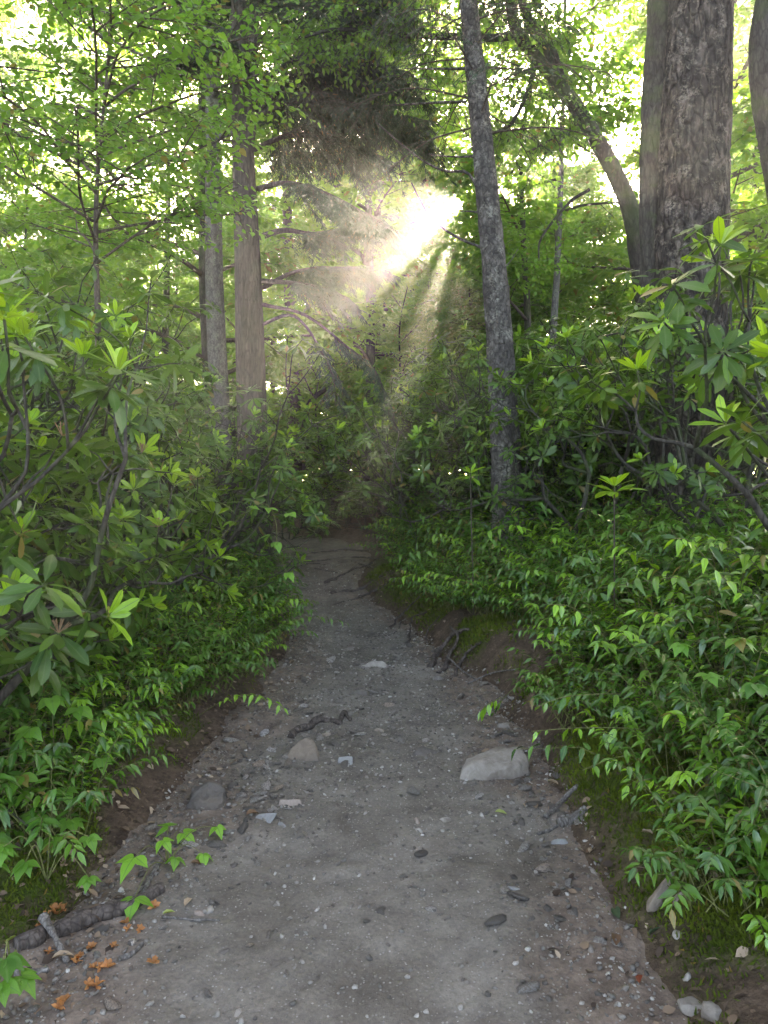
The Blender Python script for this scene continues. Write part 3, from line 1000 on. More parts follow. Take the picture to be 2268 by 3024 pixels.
def main_trees():
    # --- straight conifer beside the sun (Y 8.5)
    rng = RNG(101)
    Y = 8.5
    b = P(1497, 1400, Y); bz = gz1(b[0], Y)
    root = thing('conifer_tree', 'straight bare lichen-flecked conifer trunk standing beside the low sun', 'tree', (0, 0, 0))
    pts = [(b[0] + 0.05, Y, bz - 0.15), P(1492, 1300, Y), P(1468, 900, Y), P(1432, 500, Y), P(1388, 50, Y)]
    top = P(1388, 50, Y) + np.array([-0.45, 0, 4.5])
    pts += [P(1345, -420, Y), top + np.array([-0.1, 0, 3])]
    _, pp = trunk_obj(root, pts, 0.20, 0.06, M['bark_spruce'], 40, 330, rough_disp(3, 0.09, 13, 7, 0.045))
    for k, (q, r) in enumerate([
        ([(1372, 203), (1290, 203), (1195, 203)], 0.016), ([(1378, 300), (1290, 303), (1200, 308), (1135, 312)], 0.020),
        ([(1400, 462), (1340, 463), (1262, 455)], 0.014),
        ([(1425, 600), (1405, 545), (1375, 508), (1315, 505), (1255, 478), (1190, 430), (1110, 360)], 0.022),
        ([(1412, 627), (1384, 624), (1358, 623)], 0.013),
        ([(1420, 730), (1365, 708), (1310, 675), (1268, 635), (1240, 590), (1215, 540)], 0.018),
        ([(1460, 800), (1500, 780), (1530, 735)], 0.012), ([(1370, 150), (1440, 120), (1500, 90)], 0.01)]):
        bare_branch(root, [P(x, y, Y - 0.05 - 0.02 * i) for i, (x, y) in enumerate(q)], r, r * 0.35, M['bark_spruce'], seed=k)
    L, tw = Leaves(), Geo()
    for k in range(26):
        i = int(178 + 80 * k / 26)
        az = k * 2.4
        ln = 1.9 * (1 - 0.7 * k / 26)
        d = np.array([math.cos(az), math.sin(az), 0.0])
        q = [pp[i], pp[i] + d * ln * 0.5 + UP * 0.05, pp[i] + d * ln - UP * 0.3]
        a, r = conifer_limb(rng, q, 8, 0.7, L, tw, r=0.015, need=0.06, dens=0.6)
        tw.add(*tube(a, r, 4))
    link('crown', leaves_geo(Geo(), 'needle', carved(L.arr()), rng).mesh('crown', M['needle']), root, kind='stuff')
    link('twigs', carved_twigs(tw).mesh('twigs', M['bark_twig']), root, kind='stuff')

    # --- brown trunk with dark needle boughs, left of the path (Y 11)
    rng = RNG(102)
    Y = 11.0
    root = thing('hemlock_tree', 'brown furrowed trunk with dark feathery needle boughs by the path bend', 'tree')
    b = P(750, 1560, Y)
    pts = [(b[0], Y, gz1(b[0], Y) - 0.2), P(748, 1450, Y), P(738, 1000, Y), P(728, 700, Y), P(716, 400, Y), P(712, 250, Y), P(705, 0, Y), P(698, -300, Y), P(690, -800, Y)]
    _, pp = trunk_obj(root, pts, 0.27, 0.06, M['bark_brown'], 32, 240, rough_disp(5, 0.09, 11, 1.6, 0.03))
    bare_branch(root, [P(722, 470, Y), P(738, 380, Y - .05), P(744, 290, Y - .05), P(748, 150, Y), P(752, -150, Y)], 0.11, 0.06, M['bark_brown'], seed=20, sides=10, name='fork')
    L, tw = Leaves(), Geo()
    limbs = [([(745, 262), (830, 205), (950, 175), (1080, 170), (1200, 215)], 0.05, -0.6, 44, 0.95, 0.2),
             ([(745, 350), (860, 300), (1000, 300), (1130, 330), (1260, 375)], 0.05, -0.3, 48, 0.95, 0.2),
             ([(750, 440), (860, 400), (1000, 420), (1120, 480)], 0.045, 0.7, 36, 0.9, 0.2),
             ([(755, 330), (880, 240), (1050, 240), (1180, 290)], 0.04, 0.9, 40, 0.9, 0.2),
             ([(765, 700), (840, 680), (930, 690), (1030, 670), (1120, 640)], 0.05, 0.2, 26, 0.75, 0.35),
             ([(755, 560), (850, 540), (960, 570), (1060, 620), (1130, 660)], 0.045, -0.7, 44, 0.85, 0.3),
             ([(770, 830), (860, 835), (950, 850), (1030, 880)], 0.045, -0.4, 22, 0.65, 0.35),
             ([(775, 850), (880, 800), (1010, 790), (1120, 800)], 0.04, 0.5, 34, 0.8, 0.3),
             ([(770, 960), (850, 930), (900, 960), (950, 1040), (985, 1120), (990, 1200)], 0.03, -0.5, 10, 0.5, 0.5),
             ([(775, 900), (900, 930), (1020, 1020), (1110, 1100), (1150, 1230)], 0.03, -0.2, 14, 0.5, 0.4),
             ([(720, 150), (640, 120), (520, 150), (420, 190)], 0.04, -0.8, 34, 0.8, 0.2),
             ([(720, 80), (830, 20), (980, 10), (1150, 40)], 0.04, -1.0, 44, 0.9, 0.2),
             ([(715, -60), (850, -110), (1000, -90), (1150, -30)], 0.04, -1.2, 40, 0.9, 0.2),
             ([(715, -30), (600, -60), (480, -40)], 0.04, 0.8, 30, 0.9, 0.2)]
    for k, (q, r, dy, nb, bl, t0) in enumerate(limbs):
        w3 = [P(x, y, Y + dy * i / (len(q) - 1) * 1.6) for i, (x, y) in enumerate(q)]
        pth, rr = conifer_limb(rng, w3, int(nb * 1.5), bl, L, tw, 0.06, 0.085, r, 0.28, 1.6, t0)
        link('bough', Geo().add(*tube(pth, rr, 7)).mesh('bough', M['bark_brown']), root)
    for k in range(30):        # the rest of the crown, higher and to the back
        i = int(150 + 88 * k / 30)
        az = k * 2.4 + 0.5
        ln = 2.4 * (1 - 0.6 * k / 30)
        d = np.array([math.cos(az), math.sin(az), 0.0])
        a, r = conifer_limb(rng, [pp[i], pp[i] + d * ln * 0.5 + UP * 0.1, pp[i] + d * ln - UP * 0.25], 9, 0.8, L, tw, r=0.02, need=0.07, dens=0.5)
        tw.add(*tube(a, r, 4))
    link('crown', leaves_geo(Geo(), 'needle', carved(L.arr()), rng).mesh('crown', M['needle']), root, kind='stuff')
    link('twigs', carved_twigs(tw).mesh('twigs', M['bark_twig']), root, kind='stuff')

    # --- smooth grey trunk next to it (Y 12.6)
    rng = RNG(103)
    Y = 12.6
    b = P(672, 1480, Y)
    tpts = [np.array((b[0], Y, gz1(b[0], Y) - 0.2)), P(655, 1300, Y), P(635, 900, Y), P(630, 600, Y), P(628, 250, Y), P(622, -100, Y), P(618, -700, Y)]
    D = limb_tree(rng, 14, 0.60, 4.2, 18, 9, 8, 11, 0.11, 0.2, kind='broad', trunk=tpts, young=0.3)
    root = plant('broadleaf_tree', 'smooth pale grey trunk standing close behind the brown furrowed one', 'tree', dict(D, trunk=(smooth_path(tpts, 60), np.linspace(0.20, 0.09, 60)), barkmat=M['bark_grey'], stemmat=M['bark_grey'], stemname='branch'), (0, 0, 0), foliage='crown')
    for k, q in enumerate([[(640, 330), (600, 300), (570, 290)], [(640, 300), (680, 330), (700, 370)], [(628, 660), (590, 640), (540, 655)]]):
        bare_branch(root, [P(x, y, Y - 0.1 * i) for i, (x, y) in enumerate(q)], 0.018, 0.006, M['bark_grey'], seed=40 + k)

    # --- massive scaly trunk on the right with its dark companion stem (Y 7.5)
    rng = RNG(104)
    Y = 7.5
    root = thing('old_tree', 'massive old trunk with flaking scaly bark above the evergreen thicket', 'tree')
    b = P(2055, 1380, Y)
    pts = [(b[0], Y, gz1(b[0], Y) - 0.3), P(2050, 1300, Y), P(2040, 950, Y), P(2044, 600, Y), P(2058, 300, Y), P(2068, 0, Y), P(2080, -500, Y), P(2100, -1200, Y)]
    trunk_obj(root, pts, 0.40, 0.28, M['bark_rough'], 110, 420, rough_disp(7, 0.09, 9, 2.4, 0.05), 0.3)
    pts = [(b[0] - 0.35, Y + 0.25, gz1(b[0] - 0.35, Y) - 0.2), P(1975, 1250, Y + .25), P(1950, 900, Y + .25), P(1938, 550, Y + .25), P(1945, 250, Y + .25), P(1958, 0, Y + .2), P(1960, -500, Y + .2)]
    trunk_obj(root, pts, 0.20, 0.15, M['bark_dark'], 28, 200, rough_disp(9, 0.08, 8, 3, 0.03), 0.2, 'side_trunk')
    L, tw = Leaves(), Geo()
    for k in range(12):          # high limbs above the picture
        az = k * 2.4
        d = np.array([math.cos(az), math.sin(az), 0.35])
        p0 = P(2085, -560 - 38 * k, Y)
        pth = smooth_path([p0, p0 + d * 1.8, p0 + d * 3.9 + UP * 0.3], 12)
        link('limb', Geo().add(*tube(pth, np.linspace(0.10, 0.03, 12), 8)).mesh('limb', M['bark_dark']), root)
        st = pth[rng.integers(3, 12, 190)] + rng.normal(0, 0.4, (190, 3))
        sprays(rng, st, rng.normal(0, 1, (190, 3)) * np.array([1, 1, 0.4]), 0.55, 10, 0.12, L, tw, 0.3)
    link('crown', leaves_geo(Geo(), 'far', L.arr(), rng).mesh('crown', M['broad']), root, kind='stuff')
    link('twigs', carved_twigs(tw).mesh('twigs', M['bark_twig']), root, kind='stuff')

    # --- leaning, forking tree with a long level limb (Y 9.6)
    rng = RNG(105)
    Y = 9.6
    root = thing('leaning_tree', 'crooked leaning tree sending a long level limb behind the conifer', 'tree')
    b = P(1935, 1350, Y)
    pts = [(b[0], Y, gz1(b[0], Y) - 0.2), P(1925, 1150, Y), P(1905, 900, Y), P(1880, 720, Y), P(1855, 600, Y), P(1800, 480, Y), P(1745, 385, Y), P(1690, 300, Y), P(1630, 225, Y), P(1575, 160, Y), P(1530, 100, Y), P(1510, 30, Y), P(1490, -200, Y)]
    _, pp = trunk_obj(root, pts, 0.14, 0.06, M['bark_dark'], 20, 180, rough_disp(13, 0.10, 6, 6), 0.3)
    A = [([(1530, 102), (1470, 112), (1390, 110), (1290, 108), (1200, 104), (1130, 98), (1040, 88), (960, 92), (900, 110)], 0.055, 0.016),
         ([(1660, 260), (1640, 190), (1600, 120), (1560, 55), (1530, -40)], 0.075, 0.05),
         ([(1700, 300), (1660, 240), (1635, 150)], 0.06, 0.04),
         ([(1570, 155), (1575, 200), (1560, 265), (1535, 320), (1505, 370), (1455, 395)], 0.035, 0.018),
         ([(1135, 98), (1000, 110), (905, 150), (870, 180), (830, 140)], 0.02, 0.008),
         ([(1290, 108), (1250, 90), (1190, 60), (1165, 0), (1170, -40)], 0.02, 0.01),
         ([(1800, 480), (1700, 420), (1640, 330)], 0.012, 0.006), ([(1740, 560), (1680, 600), (1600, 700), (1590, 770)], 0.022, 0.012)]
    L, tw = Leaves(), Geo()
    for k, (q, r, r1) in enumerate(A):
        pth = [P(x, y, Y - 0.04 * i) for i, (x, y) in enumerate(q)]
        bare_branch(root, pth, r, r1, M['bark_dark'], 'limb', 9, 30, 60 + k)
        pp2 = smooth_path(pth, 24)
        nn_ = (150, 90, 30, 60, 40, 80, 40, 40)[k]
        st = pp2[rng.integers(8, 24, nn_)] + rng.normal(0, 0.18, (nn_, 3))
        sprays(rng, st, rng.normal(0, 1, (nn_, 3)) * np.array([1, 1, 0.5]), rng.uniform(0.3, 0.7, nn_), 9, 0.10, L, tw, 0.25)
    link('crown', leaves_geo(Geo(), 'broad', carved(L.arr()), rng).mesh('crown', M['broad']), root, kind='stuff')
    link('twigs', carved_twigs(tw).mesh('twigs', M['bark_twig']), root, kind='stuff')

    # --- trunk cut by the right edge (Y 7)
    Y = 7.0
    root = thing('edge_tree', 'mossy curved trunk cut off by the right edge beside the scaly trunk', 'tree')
    b = P(2420, 1300, Y)
    pts = [(b[0], Y, gz1(b[0], Y) - 0.2), P(2400, 1000, Y), P(2330, 600, Y), P(2275, 300, Y), P(2262, 120, Y), P(2290, -60, Y), P(2340, -400, Y)]
    trunk_obj(root, pts, 0.19, 0.13, M['bark_dark'], 24, 160, rough_disp(15, 0.1, 8, 4, 0.03))

    # --- dead distant trunk with broken base, beyond the bend
    for (x, y0, Y, r, lab, mat, lean) in ((868, 1420, 18.5, 0.21, 'pale straight trunk with a burl at its foot beyond the path bend', 'bark_brown', -15),
                                     (485, 1250, 22.0, 0.14, 'slim dark trunk seen between sapling leaves and the grey trunk', 'bark_dark', 8),
                                     (520, 1250, 25.0, 0.06, 'very thin pole trunk next to the slim dark trunk', 'bark_dark', 2),
                                     (1010, 1400, 24.0, 0.12, 'thin hazy trunk in the sunlit gap beyond the path', 'bark_dark', -6),
                                     (805, 1400, 26.0, 0.12, 'slender backlit trunk just right of the brown trunk', 'bark_brown', 3),
                                     (1620, 1250, 13.0, 0.09, 'slim grey trunk between the conifer and the leaning tree', 'bark_grey', 25)):
        D = limb_tree(RNG(int(x)), 13, 0.5, 2.4, 10, 6, 5, 9, 0.10, r, kind='far', young=0.5,
                      trunk=[np.array([P(x, y0, Y)[0], Y, gz1(P(x, y0, Y)[0], Y) - 0.2]), P(x, 1200, Y), P(x + lean, 800, Y), P(x + lean * 1.6, 400, Y), P(x + lean * 2, -50, Y), P(x + lean * 2, -300, Y)])
        D['barkmat'] = M[mat]; D['stemmat'] = M['bark_dark']; D['stemname'] = 'branch'
        rt = plant('woodland_tree', lab, 'tree', D, (0, 0, 0), foliage='crown')
        if x == 868:
            bare_branch(rt, [P(900, 1400, Y), P(905, 1330, Y), P(895, 1270, Y), P(915, 1190, Y), P(960, 1150, Y), P(1010, 1120, Y)], 0.10, 0.05, M['bark_dark'], 'side_stem', 8, 24, 77)

    # --- sapling with flat sprays, left foreground (Y 5.8)
    rng = RNG(106)
    Y = 5.8
    b = P(290, 1350, Y)
    tpts = [np.array((b[0], Y, gz1(b[0], Y) - 0.1)), P(290, 1000, Y), P(283, 750, Y), P(286, 560, Y), P(300, 380, Y), P(320, 150, Y), P(325, -150, Y)]
    D = limb_tree(rng, 6, 0.30, 1.9, 24, 7, 5, 8, 0.082, 0.03, kind='broad', trunk=tpts, young=0.2, tw_len=0.36, up=0.3)
    tp, tr = D['trunk']
    D['barkmat'] = M['bark_twig']; D['stemname'] = 'branch'
    plant('beech_sapling', 'slender sapling with flat tiers of toothed green leaves behind the evergreen shrub', 'sapling', D, (0, 0, 0), foliage='crown', nparts=160)

    # --- tree whose trunk stands outside the frame on the left, boughs overhead
    rng = RNG(107)
    tpts = [np.array((-5.2, 6.8, gz1(-5.2, 6.8) - 0.2)), np.array((-5.1, 6.8, 3)), np.array((-5.0, 6.9, 6)), np.array((-4.9, 6.9, 9)), np.array((-4.9, 6.9, 12))]
    D = limb_tree(rng, 12, 0.36, 3.4, 20, 8, 6, 9, 0.09, 0.16, kind='broad', trunk=tpts, young=0.15, up=0.12)
    D['stemname'] = 'branch'; D['barkmat'] = M['bark_dark']
    plant('maple_tree', 'shady tree reaching leafy boughs in over the upper left corner', 'tree', D, (0, 0, 0), foliage='crown')
main_trees()

# ------------------------------------------------------------------ woodland behind
def woodland():
    rng = RNG(200)
    V = [limb_tree(RNG(210 + k), h, cb, R, nl, 11, 10, 7, lf * 1.25, r, kind='far', young=yg, tw_len=0.6)
         for k, (h, cb, R, nl, lf, r, yg) in enumerate([(12, 0.16, 3.2, 22, 0.13, 0.11, 0.35), (15, 0.20, 3.4, 26, 0.14, 0.13, 0.55), (9, 0.12, 2.8, 18, 0.12, 0.08, 0.25), (19, 0.28, 4.0, 30, 0.15, 0.16, 0.7), (7, 0.10, 2.4, 16, 0.115, 0.06, 0.45)])]
    for D in V:
        D['stemname'] = 'branch'
    labs = {0: ('leafy green understorey tree in the bright woods on the left', 'trees in the bright woods on the left'),
            1: ('backlit tree in the hazy woods straight beyond the path', 'trees in the hazy woods beyond the path'),
            2: ('leafy backlit tree behind the leaning tree and scaly trunk', 'trees behind the leaning tree'),
            3: ('tall distant yellow-green tree filling the far edge of the woods', 'tall trees far off')}
    placed = []
    tries = 0
    while len(placed) < 128 and tries < 6000:
        tries += 1
        Y = 13.5 + 44 * rng.random() ** 1.6
        X = (rng.uniform(-0.62, 0.62) if rng.random() < 0.7 else rng.uniform(0.14, 0.62)) * Y
        v = int(rng.integers(0, 5))
        h = [12, 15, 9, 19, 7][v]
        sc = rng.uniform(0.85, 1.2)
        R = [3.2, 3.4, 2.8, 4.0, 2.4][v] * sc
        xs = Y * math.tan(SUN_AZ)
        if -1.5 < X - xs < 0.8 or (-0.17 < X / Y < -0.05 and Y < 34):
            continue
        if Y < 19 and abs(X - pc(Y)) < 1.5:
            continue
        if any((X - a) ** 2 + (Y - b) ** 2 < (0.38 * (R + r)) ** 2 for a, b, r in placed):
            continue
        placed.append((X, Y, R))
        z = 3 if Y > 38 else (1 if abs(X / Y + 0.02) < 0.17 else (0 if X < 0 else 2))
        plant('woodland_tree', ('bushy %s tree %s', 'tall %s tree with high crown %s', 'round-crowned %s tree %s', 'towering %s tree %s', 'small %s leafy tree %s')[v] % (far_word(Y), where(X, Y)), 'tree', V[v], (X, Y, gz1(X, Y) - 0.05), rng.uniform(0, 6.28), sc, labs[z][1], foliage='crown')
woodland()

def lane_trees():
    # smaller trees under the sun's lane through the woods
    rng = RNG(260)
    D = limb_tree(RNG(261), 7, 0.10, 2.3, 18, 9, 8, 12, 0.12, 0.07, kind='far', young=0.55, tw_len=0.55)
    D['stemname'] = 'branch'
    for (px, Y) in ((1180, 16.5), (1290, 19), (1400, 17), (1240, 23), (1350, 25), (1120, 22), (1450, 22), (1200, 29), (1310, 32), (1420, 30), (1080, 27), (1500, 27)):
        X = (px - 1134) / FPX * Y
        zs = CAM_Z + Y * math.tan(SUN_EL)
        xs = Y * math.tan(SUN_AZ)
        sc = min((zs - gz1(X, Y) - (1.7 if -1.6 < X - xs < 0.7 else 0.3)) / 7.2, 1.7)
        plant('woodland_tree', 'slight misty %s tree in the sun lane %s' % (far_word(Y), where(X, Y)), 'tree', D, (X, Y, gz1(X, Y) - 0.05), rng.uniform(0, 6), sc, 'small trees below the sun', foliage='crown')
lane_trees()

def undergrowth():
    rng = RNG(270)
    D = [limb_tree(RNG(271 + k), 2.6, 0.02, 1.7, 14, 7, 6, 10, 0.11, 0.03, kind='far', young=y, tw_len=0.4, up=0.5) for k, y in enumerate((0.35, 0.7))]
    for q in D:
        q['stemname'] = 'branch'
    n = 0
    while n < 60:
        Y = 17 + 42 * rng.random() ** 1.4
        X = rng.uniform(-0.6, 0.6) * Y
        if Y < 22 and abs(X - pc(Y)) < 2.0:
            continue
        n += 1
        a = 'in the bright woods on the left' if X < -0.2 * Y else ('beyond the misty thicket under the sun' if X < 0.2 * Y else 'behind the conifer and the scaly trunk')
        plant('understorey_bush', 'low leafy %s bush %s' % (far_word(Y), where(X, Y)), 'bush', D[n % 2], (X, Y, gz1(X, Y) - 0.05), rng.uniform(0, 6), rng.uniform(0.9, 1.7), 'bushes ' + a, foliage='crown')
undergrowth()

# ------------------------------------------------------------------ evergreen thicket (rhododendron)
def thicket():
    rng = RNG(300)
    V = [rhodo(RNG(310 + k), H=h, spread=s, n_main=5, leaf=0.135, depth=3, young_p=yp) for k, (h, s, yp) in enumerate([(2.4, 1.0, 0.2), (2.0, 1.2, 0.12), (2.9, 0.9, 0.25), (1.6, 1.3, 0.15)])]
    n = 0
    def put(px, Y, v, sc, lab, grp, nparts=0, rz=None):
        X = (px - 1134) / FPX * Y
        lab = ('tall %s rhododendron %s', 'wide %s rhododendron %s', 'loose-topped %s rhododendron %s', 'low %s rhododendron %s')[v] % ('close' if Y < 9.3 else ('shaded' if Y < 12.3 else ('deep-set' if Y < 15 else 'misty')), where(X, Y))
        return plant('rhododendron', lab, 'shrub', V[v], (X, Y, gz1(X, Y)), rng.uniform(0, 6.28) if rz is None else rz, sc, grp, nparts)
    # near left shrub masses
    for k, (px, Y, H, lf, lab, nparts, yp) in enumerate([
        (-420, 2.9, 2.2, 0.15, 'big-leaved rhododendron leaning in from the left edge closest to the viewer', 150, 0.5),
        (-170, 3.6, 1.75, 0.15, 'low dark rhododendron filling the hollow at the left edge below the tall ones', 90, 0.2),
        (-60, 4.3, 2.3, 0.145, 'broad rhododendron with lime new shoots behind the edge shrub on the left', 150, 0.45),
        (-220, 5.0, 2.7, 0.145, 'tall rhododendron backing the left thicket below the sapling', 110, 0.35),
        (290, 6.0, 2.5, 0.14, 'rhododendron with upright lime whorls in front of the grey trunk', 140, 0.45),
        (430, 8.0, 2.0, 0.14, 'rhododendron whose whorls overlap the foot of the brown trunk', 110, 0.4),
        (130, 6.9, 2.9, 0.14, 'dark rhododendron around the stem of the slender sapling', 60, 0.3)]):
        X = (px - 1134) / FPX * Y
        D = rhodo(RNG(330 + k), H=H, spread=1.05, n_main=6, leaf=lf, depth=3, young_p=yp, bare=0.15)
        root = plant('rhododendron', lab, 'shrub', D, (X, Y, gz1(X, Y)), 0.0, 1.0, None, nparts)
        r2 = RNG(350 + k)
        for i in r2.permutation(len(D['tips']))[:7]:      # spent flower heads
            p, d = D['tips'][i]
            g = Geo()
            kk = 14
            dd = nrm(r2.normal(0, 0.55, (kk, 3)) + UP)
            tp = p + dd[:, None] * np.linspace(0, 0.055, 3)[None, :, None]
            g.add(*tubes_batch(tp, np.broadcast_to(np.array([0.0012, 0.0015, 0.0025]), (kk, 3))))
            link('seed_head', g.mesh('seed_head', M['seed']), root)
    # near right, reaching in from outside the frame
    for k, (X, Y, H, lf, lean, lab, nparts, yp) in enumerate([
        (2.45, 3.1, 2.6, 0.165, (-0.06, -0.02, 0), 'rhododendron with long bright leaves reaching in from the right edge', 150, 0.6),
        (3.1, 6.2, 2.6, 0.145, (-0.2, 0, 0), 'rhododendron with bare twisting stems in front of the scaly trunk', 120, 0.4),
        (2.3, 7.3, 2.8, 0.14, (0.0, 0, 0), 'tall thin rhododendron rising before the leaning tree', 110, 0.35)]):
        D = rhodo(RNG(370 + k), H=H, spread=(0.45, 0.8, 0.8)[k], n_main=5, leaf=lf, depth=3, young_p=yp, lean=lean, r0=0.032, bare=(0.5, 0.3, 0.4)[k])
        plant('rhododendron', lab, 'shrub', D, (X, Y, gz1(X, Y)), 0.0, 1.0, None, nparts)
    L1 = ('dark rhododendron in the thicket between the conifer and the scaly trunk', 'rhododendrons between conifer and scaly trunk')
    L2 = ('misty rhododendron under the sun beyond the bend of the path', 'misty rhododendrons under the sun')
    L3 = ('low dark rhododendron at the far end of the path', 'low rhododendrons closing the path')
    L4 = ('rhododendron in the shade behind the paired left trunks', 'rhododendrons behind the left trunks')
    for (px, Y, v, sc) in [(1620, 9.0, 0, 1.0), (1760, 9.0, 1, 1.1), (1930, 8.6, 3, 1.1), (2330, 7.4, 1, 1.1), (1560, 9.6, 0, 1.1), (1700, 10.2, 2, 1.1), (1850, 9.4, 1, 1.2), (2000, 9.2, 2, 1.1), (2150, 8.8, 0, 1.2), (2300, 8.0, 2, 1.1), (1640, 12.0, 2, 1.2), (1800, 12.5, 0, 1.3), (2000, 12.0, 2, 1.25), (2200, 11.5, 2, 1.25)]:
        put(px, Y, v, sc, *L1)
    for (px, Y, v, sc) in [(1240, 12.6, 0, 1.0), (1330, 11.4, 2, 0.95), (1420, 10.4, 1, 1.1), (1300, 14.5, 2, 1.2), (1400, 13.4, 0, 1.2),  (1300, 18, 2, 1.3), (1480, 15, 2, 1.2), (1500, 12.2, 2, 1.1)]:
        put(px, Y, v, sc, *L2)
    for (px, Y, v, sc) in [(850, 14.6, 3, 0.62), (930, 15.2, 3, 0.7), (1010, 15.0, 3, 0.68), (1090, 14.2, 3, 0.72), (1150, 13.4, 3, 0.7), (970, 17.0, 3, 0.8), (1140, 15.6, 1, 0.8)]:
        put(px, Y, v, sc, *L3)
    for (px, Y, v, sc) in [(520, 9.0, 0, 0.75), (440, 8.2, 2, 0.9), (560, 10.6, 1, 0.8), (330, 9.0, 0, 1.1), (150, 8.0, 2, 1.0), (0, 9.5, 2, 1.1), (-80, 6.4, 2, 1.0), (480, 12.0, 0, 1.2), (250, 12, 2, 1.2), (60, 13, 2, 1.2)]:
        put(px, Y, v, sc, *L4)
thicket()

# ------------------------------------------------------------------ arching glossy shrubs on both banks
def bank_shrubs():
    rng = RNG(400)
    V = [leuco(RNG(410 + k), n_st=ns, Ls=l, leaf=lf, young_p=yp) for k, (ns, l, lf, yp) in enumerate([(34, 0.95, 0.098, 0.15), (38, 0.82, 0.09, 0.10), (30, 1.1, 0.105, 0.2), (34, 0.72, 0.085, 0.25)])]
    spots = []
    # right bank
    y = 2.2
    while y < 14:
        e = pc(y) + hw(y)
        x = e + (0.47 if y < 4.6 else (0.55 if y < 9 else 0.7)) + rng.uniform(-0.05, 0.08)
        first = True
        while x < min(e + 4.2, 0.58 * y + 1.0):
            spots.append((x + rng.uniform(-0.1, 0.1), y + rng.uniform(-0.16, 0.16), 'r', first))
            x += rng.uniform(0.36, 0.50) * (1 + 0.02 * y)
            first = False
        y += 0.36 + 0.018 * y
    # left bank
    y = 2.9
    while y < 11.5:
        e = pc(y) - hw(y)
        x = e - (0.45 if y < 4 else (0.26 if y < 9 else 0.5)) + rng.uniform(-0.08, 0.05)
        first = True
        lim = max(e - (2.3 if y > 3.6 else 1.4), -0.58 * y - 0.6)
        while x > lim:
            spots.append((x + rng.uniform(-0.1, 0.1), y + rng.uniform(-0.16, 0.16), 'l', first))
            x -= rng.uniform(0.36, 0.48) * (1 + 0.02 * y)
            first = False
        y += 0.38 + 0.018 * y
    spots.sort(key=lambda s: s[0] ** 2 + s[1] ** 2)
    for k, (x, y, sd, first) in enumerate(spots):
        d = math.hypot(x, y)
        marks = ((2.5, 'at the lower right corner'), (2.9, 'over the tan rocks'), (3.3, 'above the grey sticks'), (3.8, 'level with the wedge boulder'), (4.3, 'just past the wedge boulder'), (4.8, 'by the limp leaf tuft'),
                 (5.4, 'by the peeled stick'), (6.0, 'over the gnarled root mass'), (6.7, 'above the hooked root'), (7.4, 'over the snaking root'), (8.2, 'short of the conifer'), (9.0, 'before the conifer foot'),
                 (9.8, 'beside the conifer'), (10.7, 'at the bend of the path'), (11.6, 'by the mossy roots'), (12.6, 'near the path crest'), (99, 'at the path crest')) if sd == 'r' else \
                ((3.2, 'above the bramble sprig'), (3.6, 'above the mossy stone'), (4.1, 'by the left rubble'), (4.6, 'by the pyramid boulder'), (5.2, 'by the driftwood'), (5.8, 'just past the driftwood'), (6.5, 'by the pale flat rock'),
                 (7.2, 'beyond the pale flat rock'), (8.0, 'under the arching vine'), (8.8, 'short of the brown trunk'), (9.6, 'before the brown trunk'), (10.5, 'at the brown trunk foot'), (99, 'beside the brown trunk'))
        lm = next(ph for lim_, ph in marks if y < lim_)
        e0 = (pc(y) + hw(y)) if sd == 'r' else (pc(y) - hw(y))
        order = ('on the path edge', 'second from path', 'third from path', 'fourth from path', 'fifth from path', 'sixth from path', 'seventh from path', 'eighth from path', 'ninth from path')[min(8, max(0, int((abs(x - e0) - 0.3) / 0.45)))]
        lab = 'arching shrub %s, %s bank, %s' % (order, 'right' if sd == 'r' else 'left', lm)
        grp = 'arching shrubs on the right bank' if sd == 'r' else 'arching shrubs on the left bank'
        sc = rng.uniform(0.85, 1.15) * (0.78 if first else (1.0 if sd == 'l' else 1.0 + 0.28 * min(max((x - pc(y) - hw(y) - 0.7) / 1.2, 0), 1)))
        npart = 55 if k < 22 else (28 if k < 46 else 0)
        v = int(rng.integers(0, 4))
        D = V[v]
        plant('doghobble_shrub', lab, 'shrub', D, (x, y, gz1(x, y) - 0.02), rng.uniform(0, 6.28), sc, grp, npart, RNG(500 + k))
bank_shrubs()

# ------------------------------------------------------------------ stones
def ico(sub):
    bm = bmesh.new()
    bmesh.ops.create_icosphere(bm, subdivisions=sub, radius=1.0)
    V = np.array([v.co[:] for v in bm.verts])
    T = np.array([[v.index for v in f.verts] for f in bm.faces])
    bm.free()
    return V, T
ICO1, ICO2, ICO3 = ico(1), ico(2), ico(4)

def pebble(seed, sub=2, flat=0.45, ang=0.35):
    rng = RNG(seed)
    V, T = (ICO1, ICO2, ICO3)[sub - 1]
    V = V.copy()
    for k in range(10):                      # facets: shave the ball with random planes
        n = nrm(rng.normal(0, 1, 3)); d = rng.uniform(0.38, 0.8)
        o = np.clip(V @ n - d, 0, None)
        V = V - o[:, None] * n * 0.92
    V = V * (1 + ang * 0.35 * fbm(V * 1.3 + seed, 3, seed) + (0.10 * fbm(V * 5 + seed, 3, seed + 5) if sub == 3 else 0))[:, None]
    return V * np.array([1.0, rng.uniform(0.55, 0.85), flat]), T

